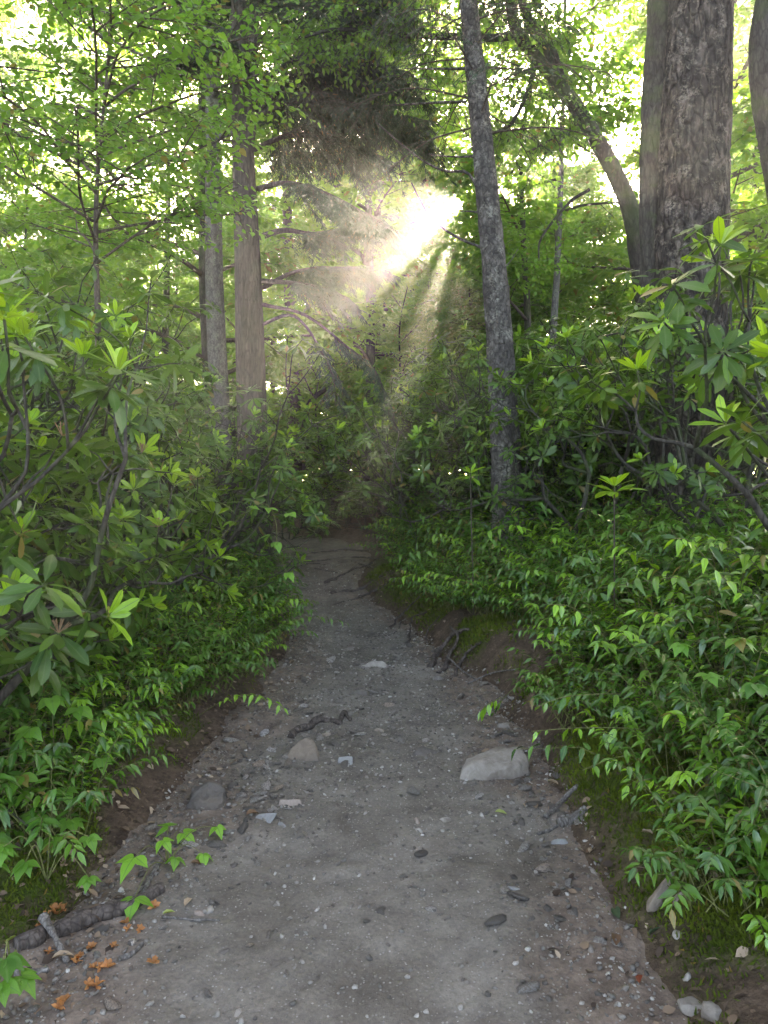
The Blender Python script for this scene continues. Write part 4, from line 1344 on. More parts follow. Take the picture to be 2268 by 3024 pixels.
def hull_rock(pts, seed, rough=0.02):
    """angular boulder from its corner points"""
    bm = bmesh.new()
    for p in pts:
        bm.verts.new(p)
    r = bmesh.ops.convex_hull(bm, input=bm.verts)
    bmesh.ops.delete(bm, geom=[e for e in r['geom_interior'] if isinstance(e, bmesh.types.BMVert)], context='VERTS')
    bmesh.ops.bevel(bm, geom=list(bm.edges), offset=0.006, segments=2, profile=0.6, affect='EDGES')
    bmesh.ops.triangulate(bm, faces=bm.faces[:])
    for k in range(3):
        long_e = [e for e in bm.edges if e.calc_length() > 0.02]
        if long_e:
            bmesh.ops.subdivide_edges(bm, edges=long_e, cuts=1)
            bmesh.ops.triangulate(bm, faces=bm.faces[:])
    bm.normal_update()
    V = np.array([v.co[:] for v in bm.verts]); N = np.array([v.normal[:] for v in bm.verts])
    bm.verts.index_update()
    T = np.array([[v.index for v in f.verts] for f in bm.faces])
    bm.free()
    V = V + N * (rough * fbm(V * 9 + seed, 4, seed) + rough * 0.4 * fbm(V * 38, 3, seed + 3))[:, None]
    return V, T

def ground_at_px(px, py):
    """where the line of sight through a photograph pixel meets the ground"""
    Ys = np.arange(1.2, 16, 0.02)
    q = P(px, py, 1.0) - CAMP
    pts = CAMP + q * Ys[:, None]
    hit = np.nonzero(pts[:, 2] <= gz(pts[:, 0], pts[:, 1]))[0]
    return pts[hit[0]] if len(hit) else P(px, py, 8.0)

def rocks():
    rng = RNG(600)
    def place(V, T, name, label, mat, px, py, rz=0.0, sink=0.02, cat='rock'):
        p = ground_at_px(px, py)
        o = link(name, Geo().add(V, T, 0.5).mesh(name, mat, smooth=False))
        o.location = (p[0], p[1], gz1(p[0], p[1]) - sink)
        o.rotation_euler = (0, 0, rz)
        return tag(o, label, cat)
    # the big wedge on the right of the path
    V, T = hull_rock([(-0.20, -0.05, -0.03), (-0.17, 0.09, -0.03), (0.20, 0.13, -0.03), (0.19, -0.02, -0.02), (-0.09, -0.09, -0.03),
                      (-0.17, -0.03, 0.055), (-0.10, -0.03, 0.085), (-0.13, 0.07, 0.08), (0.05, 0.14, 0.125), (0.17, 0.12, 0.12), (0.20, 0.02, 0.085), (-0.02, -0.06, 0.05), (0.12, -0.02, 0.075)], 1)
    place(V, T, 'boulder', 'largest grey wedge boulder with flat pale top at the path edge', M['st_grey'], 1455, 2292)
    V, T = hull_rock([(-0.14, -0.05, -0.03), (-0.10, 0.09, -0.03), (0.12, 0.09, -0.03), (0.13, -0.05, -0.03), (0.05, 0.06, 0.13), (0.10, 0.03, 0.12), (-0.04, 0.03, 0.075), (0.11, -0.03, 0.06)], 2)
    place(V, T, 'boulder', 'brown pyramid-shaped boulder just below the dark driftwood', M['st_brown'], 880, 2240)
    V, T = hull_rock([(-0.12, -0.06, -0.05), (-0.10, 0.10, -0.05), (0.12, 0.09, -0.05), (0.10, -0.06, -0.05), (-0.08, -0.05, 0.03), (-0.09, 0.05, 0.06), (-0.01, 0.06, 0.085), (0.08, 0.05, 0.06), (0.09, -0.05, 0.02), (0.02, -0.07, 0.03)], 3, 0.03)
    place(V, T, 'boulder', 'rounded mossy brown stone tucked under the left shrubs', M['st_dark'], 612, 2375, sink=0.0)
    V, T = hull_rock([(-0.11, -0.05, -0.02), (-0.09, 0.05, -0.02), (0.10, 0.05, -0.02), (0.09, -0.04, -0.02), (-0.05, -0.02, 0.04), (-0.02, 0.04, 0.05), (0.07, 0.02, 0.035)], 4)
    place(V, T, 'flat_rock', 'dark half-buried flat rock in the middle of the path', M['st_dark'], 1255, 2228)
    V, T = hull_rock([(-0.07, -0.04, -0.02), (-0.06, 0.05, -0.02), (0.08, 0.05, -0.02), (0.07, -0.04, -0.02), (-0.02, 0.0, 0.05), (0.05, 0.03, 0.045), (0.06, -0.02, 0.03)], 5)
    place(V, T, 'flat_rock', 'grey angular rock below the hanging yellow-green leaf tuft', M['st_grey'], 1480, 2150)
    V, T = hull_rock([(-0.08, -0.05, -0.02), (-0.06, 0.05, -0.02), (0.09, 0.04, -0.02), (0.08, -0.04, -0.02), (0.04, 0.02, 0.06), (-0.03, 0.01, 0.045), (0.07, -0.01, 0.04)], 6)
    place(V, T, 'flat_rock', 'dark peaked rock in the path beyond the pale splinter stone', M['st_dark'], 1055, 2050)
    V, T = hull_rock([(-0.17, -0.05, -0.02), (-0.10, 0.06, -0.02), (0.17, 0.05, -0.02), (0.15, -0.05, -0.02), (0.02, 0.02, 0.07), (0.10, 0.03, 0.06), (-0.10, -0.01, 0.02)], 7)
    place(V, T, 'flat_rock', 'pale flat rock far up the middle of the path', M['st_pale'], 1100, 1968)
    V, T = hull_rock([(-0.09, -0.02, -0.01), (-0.07, 0.025, -0.01), (0.09, 0.02, -0.01), (0.08, -0.02, -0.01), (-0.06, 0, 0.02), (0.06, 0.0, 0.018)], 8, 0.008)
    place(V, T, 'flat_rock', 'pale splinter-shaped stone lying above the dark driftwood', M['st_pale'], 1030, 2100, 0.1)
    V, T = hull_rock([(-0.05, -0.05, -0.01), (-0.045, 0.05, 0.05), (0.04, 0.055, 0.055), (0.045, 0.0, 0.03), (0.02, -0.055, -0.01), (0.0, 0.0, -0.02)], 9, 0.006)
    place(V, T, 'flat_rock', 'bluish white upright chip beside the brown pyramid boulder', M['st_blue'], 1020, 2262)
    V, T = hull_rock([(-0.07, -0.03, -0.02), (-0.06, 0.05, 0.01), (0.06, 0.04, 0.01), (0.07, -0.03, -0.02), (-0.05, 0.0, 0.055), (0.05, 0.01, 0.05)], 10, 0.01)
    place(V, T, 'flat_rock', 'blocky pinkish stone in the rubble on the left path edge', M['st_pink'], 855, 2380)
    V, T = hull_rock([(-0.09, -0.05, -0.01), (-0.02, 0.06, 0.03), (0.08, 0.05, 0.04), (0.03, -0.04, 0.0), (0.0, 0.0, -0.03)], 11, 0.006)
    place(V, T, 'flat_rock', 'tilted blue-grey slab leaning in the rubble on the left', M['st_blue'], 770, 2425)
    V, T = hull_rock([(-0.07, -0.03, -0.02), (-0.05, 0.05, -0.02), (0.06, 0.05, -0.02), (0.06, -0.03, -0.02), (-0.03, 0.02, 0.035), (0.03, 0.03, 0.035)], 12, 0.008)
    place(V, T, 'flat_rock', 'bluish white rounded slab below the grey sticks', M['st_blue'], 1655, 2500)
    V, T = hull_rock([(-0.035, -0.05, -0.01), (-0.02, 0.05, -0.01), (0.035, 0.05, -0.01), (0.03, -0.04, -0.01), (0.0, 0.02, 0.03), (0.01, -0.03, 0.025)], 13, 0.005)
    place(V, T, 'flat_rock', 'oblong grey-green stone standing out from the right path gravel', M['st_grey'], 1752, 2580)
    V, T = hull_rock([(-0.11, -0.09, -0.02), (-0.08, -0.02, -0.02), (0.09, 0.10, -0.02), (0.10, 0.03, -0.02), (-0.07, -0.06, 0.03), (0.05, 0.05, 0.075), (0.08, 0.07, 0.06)], 14, 0.012)
    place(V, T, 'flat_rock', 'long tan rock sticking out of the moss on the right', M['st_tan'], 1970, 2625)
    V, T = hull_rock([(-0.06, -0.03, -0.02), (-0.03, 0.05, -0.02), (0.06, 0.05, -0.02), (0.06, -0.02, -0.02), (-0.03, 0.0, 0.03), (0.04, 0.03, 0.04)], 15, 0.01)
    place(V, T, 'flat_rock', 'smaller tan rock beside the long tan rock in the moss', M['st_tan'], 2020, 2660)
    for k, (px, py, ln, wd, rz, lab) in enumerate([(1950, 2960, 0.30, 0.10, 1.15, 'broad brown mud-coated ledge at the bottom right')]):
        V, T = hull_rock([(-ln, -wd, -0.02), (-ln * 0.9, wd, -0.02), (ln, wd * 0.7, -0.02), (ln * 0.95, -wd * 0.7, -0.02), (-ln * 0.9, 0.3 * wd, 0.012), (0, wd * 0.7, 0.02), (ln * 0.8, 0, 0.012), (0.05, -wd * 0.7, 0.008), (-ln * 0.5, -wd * 0.6, 0.010)], 30 + k, 0.03)
        V = V * np.array([1, 1, 0.45])
        place(V, T, 'ledge_rock', lab, M['st_mud'], px, py, rz, 0.012)
    for k, (px, py, s, fl, mat, lab) in enumerate([
        (705, 2998, 0.030, 0.4, 'st_pale', 'smooth oval whitish pebble at the very bottom of the path'),
        (660, 2810, 0.030, 0.6, 'st_dark', 'dark rounded pebble alone on the bare path'),
        (822, 2680, 0.022, 0.45, 'st_pale', 'small pale oblong pebble right of the gravel fan'),
        (925, 2728, 0.026, 0.5, 'st_grey', 'grey pebble alone in the smooth part of the path'),
        (618, 2688, 0.035, 0.3, 'st_pale', 'flat triangular whitish chip at the left path edge'),
        (582, 2700, 0.032, 0.4, 'st_pink', 'pinkish chip beside the triangular whitish chip'),
        (90, 2778, 0.042, 0.4, 'st_pale', 'round pale stone lying against the rotting log'),
        (1232, 2430, 0.035, 0.5, 'st_pink', 'orange-tinted stone on the gravel in mid path'),
        (1312, 2420, 0.045, 0.2, 'st_pale', 'thin slanted pale chip right of the orange-tinted stone'),
        (1240, 2460, 0.030, 0.6, 'st_pale', 'pale knobbly stone just below the orange-tinted stone'),
        (1510, 2625, 0.040, 0.5, 'st_blue', 'bluish grey stone with flat top on the right gravel'),
        (1640, 2615, 0.026, 0.7, 'st_grey', 'rounded grey stone near the brown soil on the right'),
        (1120, 2160, 0.045, 0.5, 'st_tan', 'smooth tan stone next to the driftwood end'),
        (965, 2172, 0.04, 0.6, 'st_tan', 'rounded stone touching the driftwood from below'),
        (2005, 2765, 0.028, 0.6, 'st_pale', 'whitish stone on the brown mud ledge'),
        (2030, 2900, 0.032, 0.6, 'st_pale', 'white capped stone near the bottom right moss'),
        (2050, 2975, 0.055, 0.5, 'st_grey', 'large grey cobble in the bottom right corner'),
        (2100, 3000, 0.060, 0.5, 'st_grey', 'lowest grey cobble at the right below the moss'),
        (690, 2560, 0.028, 0.6, 'st_dark', 'dark wet pebble at the top of the gravel fan'),
        (835, 2440, 0.03, 0.5, 'st_blue', 'bluish chip in the rubble below the pinkish block')]):
        V, T = pebble(640 + k, 3 if s > 0.035 else 2, fl)
        place(V * s, T, 'pebble', lab, M[mat], px, py, rng.uniform(0, 6.28), s * fl * 0.25, 'stone')
    # stones pressed into the path: the largest singly, the rest as gravel
    shapes = [Geo().add(*pebble(700 + k, 2, rng.uniform(0.16, 0.38)), 0.0).mesh('stone', M['stone'], smooth=False) for k in range(10)]
    def scatter(n, ymin, ymax, dens):
        out = []
        while len(out) < n:
            m = 4000
            y = ymin + (ymax - ymin) * rng.random(m) ** 1.25
            s = rng.uniform(-1.12, 1.12, m)
            x = pc(y) + s * hw(y)
            p = np.stack([x, y, 0 * x], -1)
            d = dens(s, y) * (0.45 + 1.1 * np.clip(fbm(p * 1.8, 3, 77) + 0.45, 0, 1))
            k = rng.random(m) < d
            out += list(zip(x[k], y[k]))
        return np.array(out[:n])
    def dens(s, y):
        a = np.abs(s)
        mid = np.interp(y, [1.8, 2.6, 3.1, 3.8, 5.5, 7, 9, 12], [0.10, 0.18, 0.5, 0.95, 1.0, 0.6, 0.3, 0.15])
        rim = sstep(0.45, 0.85, a) * np.interp(y, [1.8, 3, 6, 9], [0.6, 0.9, 0.6, 0.2])
        return np.clip(np.maximum(mid, rim), 0, 1)
    pts = scatter(195, 2.0, 8.0, dens)
    yl = rng.normal(3.65, 0.38, 62); yr = rng.uniform(2.5, 3.7, 38)
    pts = np.concatenate([pts, np.stack([pc(yl) - hw(yl) + 0.12 + rng.normal(0.16, 0.14, 62), yl], -1), np.stack([pc(yr) + hw(yr) - rng.gamma(1.6, 0.12, 38), yr], -1)])
    zz = gz(pts[:, 0], pts[:, 1])
    for k, (x, y) in enumerate(pts):
        o = link('stone', shapes[k % 10], PATH)
        s = (0.018 + 0.044 * rng.random() ** 1.9) * (1 + 0.08 * max(y - 3, 0))
        o.location = (x, y, zz[k] + s * 0.08)
        o.rotation_euler = (rng.normal(0, 0.25), rng.normal(0, 0.25), rng.uniform(0, 6.28))
        o.scale = (s, s, s)
    g = Geo()
    n = 17000
    pts = scatter(n, 1.7, 11.5, dens)
    zz = gz(pts[:, 0], pts[:, 1])
    sz = (0.0035 + 0.015 * rng.random(n) ** 2.4) * (1 + 0.07 * np.clip(pts[:, 1] - 3, 0, None))
    for k in range(8):
        m = np.arange(n) % 8 == k
        kk = int(m.sum())
        V0, T0 = pebble(800 + k, 1, 0.55)
        a = rng.uniform(0, 6.28, kk)
        tl = rng.normal(0, 0.3, (kk, 2))
        c, s_ = np.cos(a)[:, None], np.sin(a)[:, None]
        X = V0[None, :, 0] * c - V0[None, :, 1] * s_
        Yv = V0[None, :, 0] * s_ + V0[None, :, 1] * c
        Z = V0[None, :, 2] + tl[:, :1] * X + tl[:, 1:] * Yv
        V = np.stack([X, Yv, Z], -1) * sz[m][:, None, None] + np.stack([pts[m][:, 0], pts[m][:, 1], zz[m] + sz[m] * 0.1], -1)[:, None, :]
        T = T0[None] + (np.arange(kk) * len(V0))[:, None, None]
        g.add(V.reshape(-1, 3), T.reshape(-1, 3), np.repeat(rng.random(kk), len(V0)))
    link('gravel', g.mesh('gravel', M['gravel'], smooth=False), PATH, kind='stuff')
rocks()

# ------------------------------------------------------------------ moss, litter
def carpet():
    rng = RNG(900)
    # moss shoots on both banks
    n = 300000
    y = 1.6 + 8.5 * rng.random(n) ** 1.6
    side = rng.random(n) < 0.72
    e = np.where(side, pc(y) + hw(y), pc(y) - hw(y))
    off = rng.uniform(-0.05, 1.15, n)
    x = np.where(side, e + off, e - off * 0.7)
    z, ins, dr, dl = ground_raw(x, y)
    p = np.stack([x, y, 0 * x], -1)
    f = fbm(p * 1.6, 3, 40); f2 = fbm(p * 1.7, 3, 44)
    mr = sstep(0.05, 0.3, dr) * (1 - sstep(0.9, 1.5, dr)) * sstep(-0.25, 0.15, f + 0.15)
    ml = sstep(0.1, 0.3, dl) * (1 - sstep(0.5, 0.9, dl)) * sstep(0.0, 0.3, f2 + 0.1)
    k = rng.random(n) < np.where(side, mr, ml) * np.clip(0.75 + 1.2 * fbm(p * 9, 2, 51), 0.1, 1) * np.interp(y, [2, 5, 9], [1, 0.8, 0.35])
    x, y, z = x[k], y[k], z[k]
    n = len(x)
    L = Leaves()
    d = rng.normal(0, 0.55, (n, 3)) + UP * 0.9
    L.add(np.stack([x, y, z - 0.004], -1), d, rng.normal(0, 1, (n, 3)), rng.uniform(0.014, 0.034, n) * np.interp(y, [2, 9], [0.9, 1.8]), np.clip(fbm(np.stack([x, y, z], -1) * 5, 2, 3) + 0.3, 0, 1), rng, 1)
    pos, d, nn, s, yg, v = L.arr()
    tv = np.array([(-0.16, 0, 0), (0.16, 0, 0), (0.10, 0.7, 0.02), (0, 1, -0.1)]); tt = np.array([(0, 1, 2), (0, 2, 3)])
    X, Yd, Z = frames(d, nn)
    V = pos[:, None] + s[:, None, None] * (X[:, None] * tv[None, :, 0, None] + Yd[:, None] * tv[None, :, 1, None] + Z[:, None] * tv[None, :, 2, None])
    g = Geo().add(V.reshape(-1, 3), (tt[None] + (np.arange(n) * 4)[:, None, None]).reshape(-1, 3), np.repeat(rng.random(n), 4), np.repeat(yg, 4))
    o = link('moss', g.mesh('moss', M['moss']), kind='stuff')
    o['label'] = 'bright green moss carpeting the path banks'
    # leaf litter
    n = 18000
    y = 1.5 + 12 * rng.random(n) ** 1.5
    side = rng.random(n) < 0.5
    off = rng.uniform(-0.25, 2.4, n)
    x = np.where(side, pc(y) + hw(y) + off, pc(y) - hw(y) - off)
    _, ins, dr, dl = ground_raw(x, y)
    keep = rng.random(n) < np.where(side, 0.35 + 0.4 * sstep(0.5, 1.2, dr), 1.0) * sstep(-0.3, 0.1, ins)
    x, y = x[keep], y[keep]
    n = len(x)
    z = gz(x, y)
    L = Leaves()
    d = np.stack([rng.normal(0, 1, n), rng.normal(0, 1, n), rng.normal(0, 0.25, n)], -1)
    L.add(np.stack([x, y, z + 0.006], -1), d, UP + rng.normal(0, 0.35, (n, 3)), rng.uniform(0.02, 0.06, n), 0, rng)
    o = link('leaf_litter', leaves_geo(Geo(), 'broad', L.arr(), rng).mesh('leaf_litter', M['litter']), kind='stuff')
    o['label'] = 'dark brown leaf litter under the shrubs'
carpet()

# ------------------------------------------------------------------ wood on the ground: log, sticks, roots
def woods():
    rng = RNG(950)
    def stick(px, r0, r1, name, label, mat, cat, lift=0.0, amp=0.5, sides=8, n=40, group=None):
        pts = []
        for q in px:
            p = ground_at_px(q[0], q[1])
            up = q[2] if len(q) > 2 else 0.0
            pts.append((p[0], p[1], gz1(p[0], p[1]) + r0 * 0.55 + lift + up))
        pp = smooth_path(pts, n)
        pp = pp + amp * r0 * np.stack([fbm(pp * 13 + 5, 3, len(px)), fbm(pp * 13 + 15, 3, 4), 0.5 * fbm(pp * 13 + 25, 3, 5)], -1)
        rr = np.linspace(r0, r1, n) * (1 + 0.55 * fbm(pp * 16, 3, 6))
        o = link(name, Geo().add(*tube(pp, rr, sides, rough_disp(int(px[0][0]), 0.25, 30, 30))).mesh(name, mat))
        return tag(o, label, cat, group)
    stick([(862, 2180), (880, 2160), (915, 2152), (945, 2136, 0.01), (985, 2134), (1000, 2140), (1012, 2112, 0.015), (1040, 2128)], 0.024, 0.012, 'driftwood', 'dark weathered driftwood root lying across the path', M['root'], 'branch', -0.004, 1.6, 12, 70)
    stick([(905, 2153), (930, 2128), (955, 2120, 0.015)], 0.012, 0.007, 'stick', 'short dark stub of wood lying against the driftwood root', M['root'], 'stick')
    stick([(60, 2800), (150, 2765), (290, 2720), (400, 2680), (480, 2635)], 0.030, 0.024, 'log', 'rotting mossy log half sunk in leaf litter at the lower left', M['root'], 'log', -0.008, 1.1, 14, 80)
    stick([(128, 2748, 0.04), (165, 2800, 0.02), (197, 2850)], 0.014, 0.010, 'stick', 'reddish brown snapped stick propped on the rotting log', M['deadwood'], 'stick')
    stick([(155, 2910), (205, 2870), (255, 2828)], 0.004, 0.003, 'twig', 'thin straw-coloured twig among orange petals', M['deadwood'], 'twig')
    stick([(352, 2842), (390, 2822), (422, 2795)], 0.009, 0.007, 'stick', 'short grey stick at the edge of the smooth path', M['deadwood'], 'stick')
    stick([(478, 2716), (560, 2722), (650, 2722)], 0.006, 0.004, 'twig', 'thin brown twig pointing onto the path below bramble leaves', M['deadwood'], 'twig')
    stick([(420, 2650), (450, 2590), (480, 2540)], 0.012, 0.009, 'stick', 'pale brown stick rising behind the bramble leaves', M['deadwood'], 'stick')
    stick([(30, 2880), (90, 2885), (140, 2880)], 0.014, 0.012, 'stick', 'thick broken stick in the lower left corner', M['deadwood'], 'stick')
    stick([(1612, 2420), (1660, 2372), (1705, 2330)], 0.016, 0.011, 'stick', 'straight silvery stick leaning on the moss bank', M['deadwood'], 'stick')
    stick([(1650, 2442), (1690, 2430), (1728, 2400)], 0.022, 0.018, 'stick', 'stubby brown stick beside the silvery one', M['deadwood'], 'stick')
    stick([(1590, 2470), (1620, 2455), (1650, 2440)], 0.009, 0.007, 'stick', 'small grey stick end in the gravel by the stubby one', M['deadwood'], 'stick')
    stick([(1320, 1974, 0.10), (1360, 1992, 0.04), (1402, 2008)], 0.008, 0.006, 'stick', 'pale peeled stick jutting from the eroded bank', M['deadwood'], 'stick')
    stick([(1380, 2022), (1450, 2008, 0.03), (1525, 2000, 0.05)], 0.007, 0.005, 'stick', 'reddish stick lying along the bank below the shrubs', M['deadwood'], 'stick')
    stick([(2090, 2350), (2092, 2310, 0.02), (2094, 2270, 0.12)], 0.012, 0.011, 'stump_stick', 'upright grey stub in the dark moss under the right shrubs', M['deadwood'], 'stick')
    stick([(2130, 2585, 0.04), (2200, 2565, 0.05), (2290, 2550, 0.06)], 0.008, 0.007, 'twig', 'lichened twig reaching over the moss from the right edge', M['deadwood'], 'twig')
    # exposed roots
    R = [([(1155, 1855), (1170, 1840, 0.03), (1200, 1820, 0.07), (1240, 1795, 0.12)], 0.018, 'pale root crossing the eroded bank from the shrubs'),
         ([(1208, 1905), (1212, 1870, 0.06), (1222, 1850, 0.10), (1260, 1840, 0.12)], 0.016, 'hooked root dangling over the eroded bank'),
         ([(1260, 1900), (1262, 1880, 0.05), (1300, 1850, 0.10)], 0.014, 'thin root loop beside the hooked root'),
         ([(1270, 1975), (1290, 1945, 0.06), (1330, 1915, 0.10), (1380, 1905, 0.13)], 0.035, 'thick gnarled root mass at the bank corner'),
         ([(1300, 1990), (1330, 1950, 0.06), (1350, 1925, 0.12), (1330, 1900, 0.15)], 0.026, 'twisted root standing up from the gnarled root mass'),
         ([(1340, 2000), (1370, 1960, 0.05), (1420, 1930, 0.10)], 0.022, 'root running behind the gnarled root mass'),
         ([(1070, 1880), (1130, 1878), (1170, 1868), (1185, 1840, 0.03)], 0.010, 'slim root snaking out onto the path'),
         ([(960, 1722), (1000, 1705), (1050, 1680), (1110, 1660)], 0.035, 'broad root stepping up the far path'),
         ([(930, 1680), (960, 1685), (995, 1692)], 0.022, 'short pale-edged root at the top of the path'),
         ([(880, 1640), (950, 1632), (1020, 1625), (1100, 1628)], 0.03, 'long level root at the crest of the path'),
         ([(900, 1660), (960, 1655), (1040, 1645), (1120, 1650)], 0.028, 'dark level root just below the crest'),
         ([(980, 1755), (1040, 1745), (1090, 1725), (1130, 1700)], 0.04, 'mossy root edging the bend of the path'),
         ([(890, 1672), (920, 1665), (960, 1668)], 0.02, 'small root on the left of the path crest'),
         ([(985, 1785), (1050, 1770), (1120, 1740), (1170, 1715)], 0.03, 'lower mossy root along the inside of the bend'),
         ([(1000, 1660), (1060, 1665), (1120, 1680)], 0.025, 'root slanting down to the right below the crest')]
    for k, (q, r, lab) in enumerate(R):
        r *= 0.75
        stick(q, r, r * 0.5, 'root', lab, M['root'], 'root', -r * 0.55, 2.2, 9, 60)
woods()

# ------------------------------------------------------------------ fallen blossoms and leaves
def fallen():
    rng = RNG(970)
    def blossom(seed):
        r = RNG(seed)
        g = Geo()
        for k in range(6):
            a = k * 1.05 + r.normal(0, 0.2)
            tv, tt, tm = leaf_tpl([(0.3, 0.2), (0.7, 0.28)], 0.35, r.uniform(-0.5, 0.6))
            d = np.array([[math.cos(a), math.sin(a), r.uniform(0.2, 1.1)]])
            x, y, z = frames(d, np.array([[0, 0, 1.0]]) + r.normal(0, 0.4, (1, 3)))
            g.add(0.026 * (x * tv[:, :1] + y * tv[:, 1:2] + z * tv[:, 2:]), tt)
        return g.mesh('fallen_blossom', M['orange'])
    B = [blossom(k) for k in range(4)]
    for k, (px, py) in enumerate([(122, 2738), (140, 2718), (155, 2705), (172, 2700), (188, 2695), (290, 2722), (365, 2705), (372, 2735), (380, 2755), (412, 2758), (455, 2690), (270, 2805), (335, 2800), (145, 2826), (225, 2850), (230, 2838), (275, 2868), (295, 2862), (318, 2862), (452, 2855), (262, 2920), (285, 2917), (170, 2985), (190, 2983)]):
        p = ground_at_px(px, py)
        o = link('fallen_blossom', B[k % 4])
        o.location = (p[0], p[1], gz1(p[0], p[1]) + 0.004)
        o.rotation_euler = (rng.normal(0, 0.3), rng.normal(0, 0.3), rng.uniform(0, 6))
        s = rng.uniform(0.7, 1.15); o.scale = (s, s, s)
        on_path = py > 2840 and px > 240
        tag(o, 'crumpled orange blossom on the bare dark path edge' if on_path else 'crumpled orange blossom in the leaf litter round the rotting log', 'flower', 'orange blossoms on the path edge' if on_path else 'orange blossoms round the log')
    tpl = leaf_tpl([(0.15, 0.13), (0.4, 0.22), (0.75, 0.17)], 0.5, 0.25, 0.04)
    for k, (px, py, s, mat, a, lab) in enumerate([
        (1820, 2812, 0.075, 'dead_leaf', 1.3, 'curled orange-brown fallen leaf on the right path soil'),
        (1915, 2775, 0.065, 'dead_green', 0.2, 'dark green fallen leaf lying flat beside the curled brown one'),
        (1888, 2920, 0.055, 'dead_red', 1.1, 'rust-red fallen leaf beside the muddy ledge'),
        (1930, 2480, 0.06, 'dead_pale', 2.2, 'two-toned pink and white fallen leaf on the moss'),
        (1740, 2535, 0.065, 'dead_pale', 0.9, 'long pale tan fallen leaf near the oblong stone'),
        (1728, 2530, 0.04, 'dead_leaf', 0.5, 'small orange fallen leaf touching the long tan leaf'),
        (1830, 2730, 0.08, 'dead_green', 1.5, 'upright dull green folded leaf on the soil'),
        (1460, 2405, 0.06, 'lime_leaf', -0.1, 'yellow-green fallen leaf flat on the gravel'),
        (1550, 2395, 0.06, 'dead_pale', 1.2, 'tan fallen leaf in the gravel below the boulder'),
        (1650, 2325, 0.07, 'dead_pale', 2.4, 'brownish curled leaf at the foot of the moss bank'),
        (725, 2415, 0.08, 'dead_leaf', 0.8, 'crisp brown leaf caught in the left rubble'),
        (560, 2560, 0.06, 'dead_leaf', 0.3, 'brown curled leaf on reddish duff below the bramble'),
        (150, 2850, 0.07, 'dead_pale', 0.4, 'pinkish dead leaf beneath the broken stick'),
        (478, 2712, 0.05, 'lime_leaf', 0.6, 'pale lime leaf fallen beside the thin brown twig'),
        (545, 2690, 0.06, 'dead_pale', 1.4, 'upright tan leaf scrap next to the pinkish chip'),
        (15, 2800, 0.05, 'lime_leaf', 1.3, 'yellow-green round leaf at the left edge'),
        (1748, 1985, 0.06, 'dead_pale', 0.4, 'pale dead leaf caught on the right shrubs')]):
        p = ground_at_px(px, py)
        tv, tt, tm = tpl
        o = link('fallen_leaf', mk_mesh('fallen_leaf', tv * s, tt, M[mat]))
        o.location = (p[0], p[1], gz1(p[0], p[1]) + 0.012)
        o.rotation_euler = (rng.normal(0.1, 0.15), rng.normal(0, 0.3), a - 1.57)
        tag(o, lab, 'leaf')
fallen()

# ------------------------------------------------------------------ small plants on the edges
def stemlet(parent, pts, r=0.0022, mat=None, name='stem'):
    pp = smooth_path(pts, 14)
    link(name, Geo().add(*tube(pp, np.linspace(r, r * 0.6, 14), 5)).mesh(name, mat or M['stem_green']), parent)

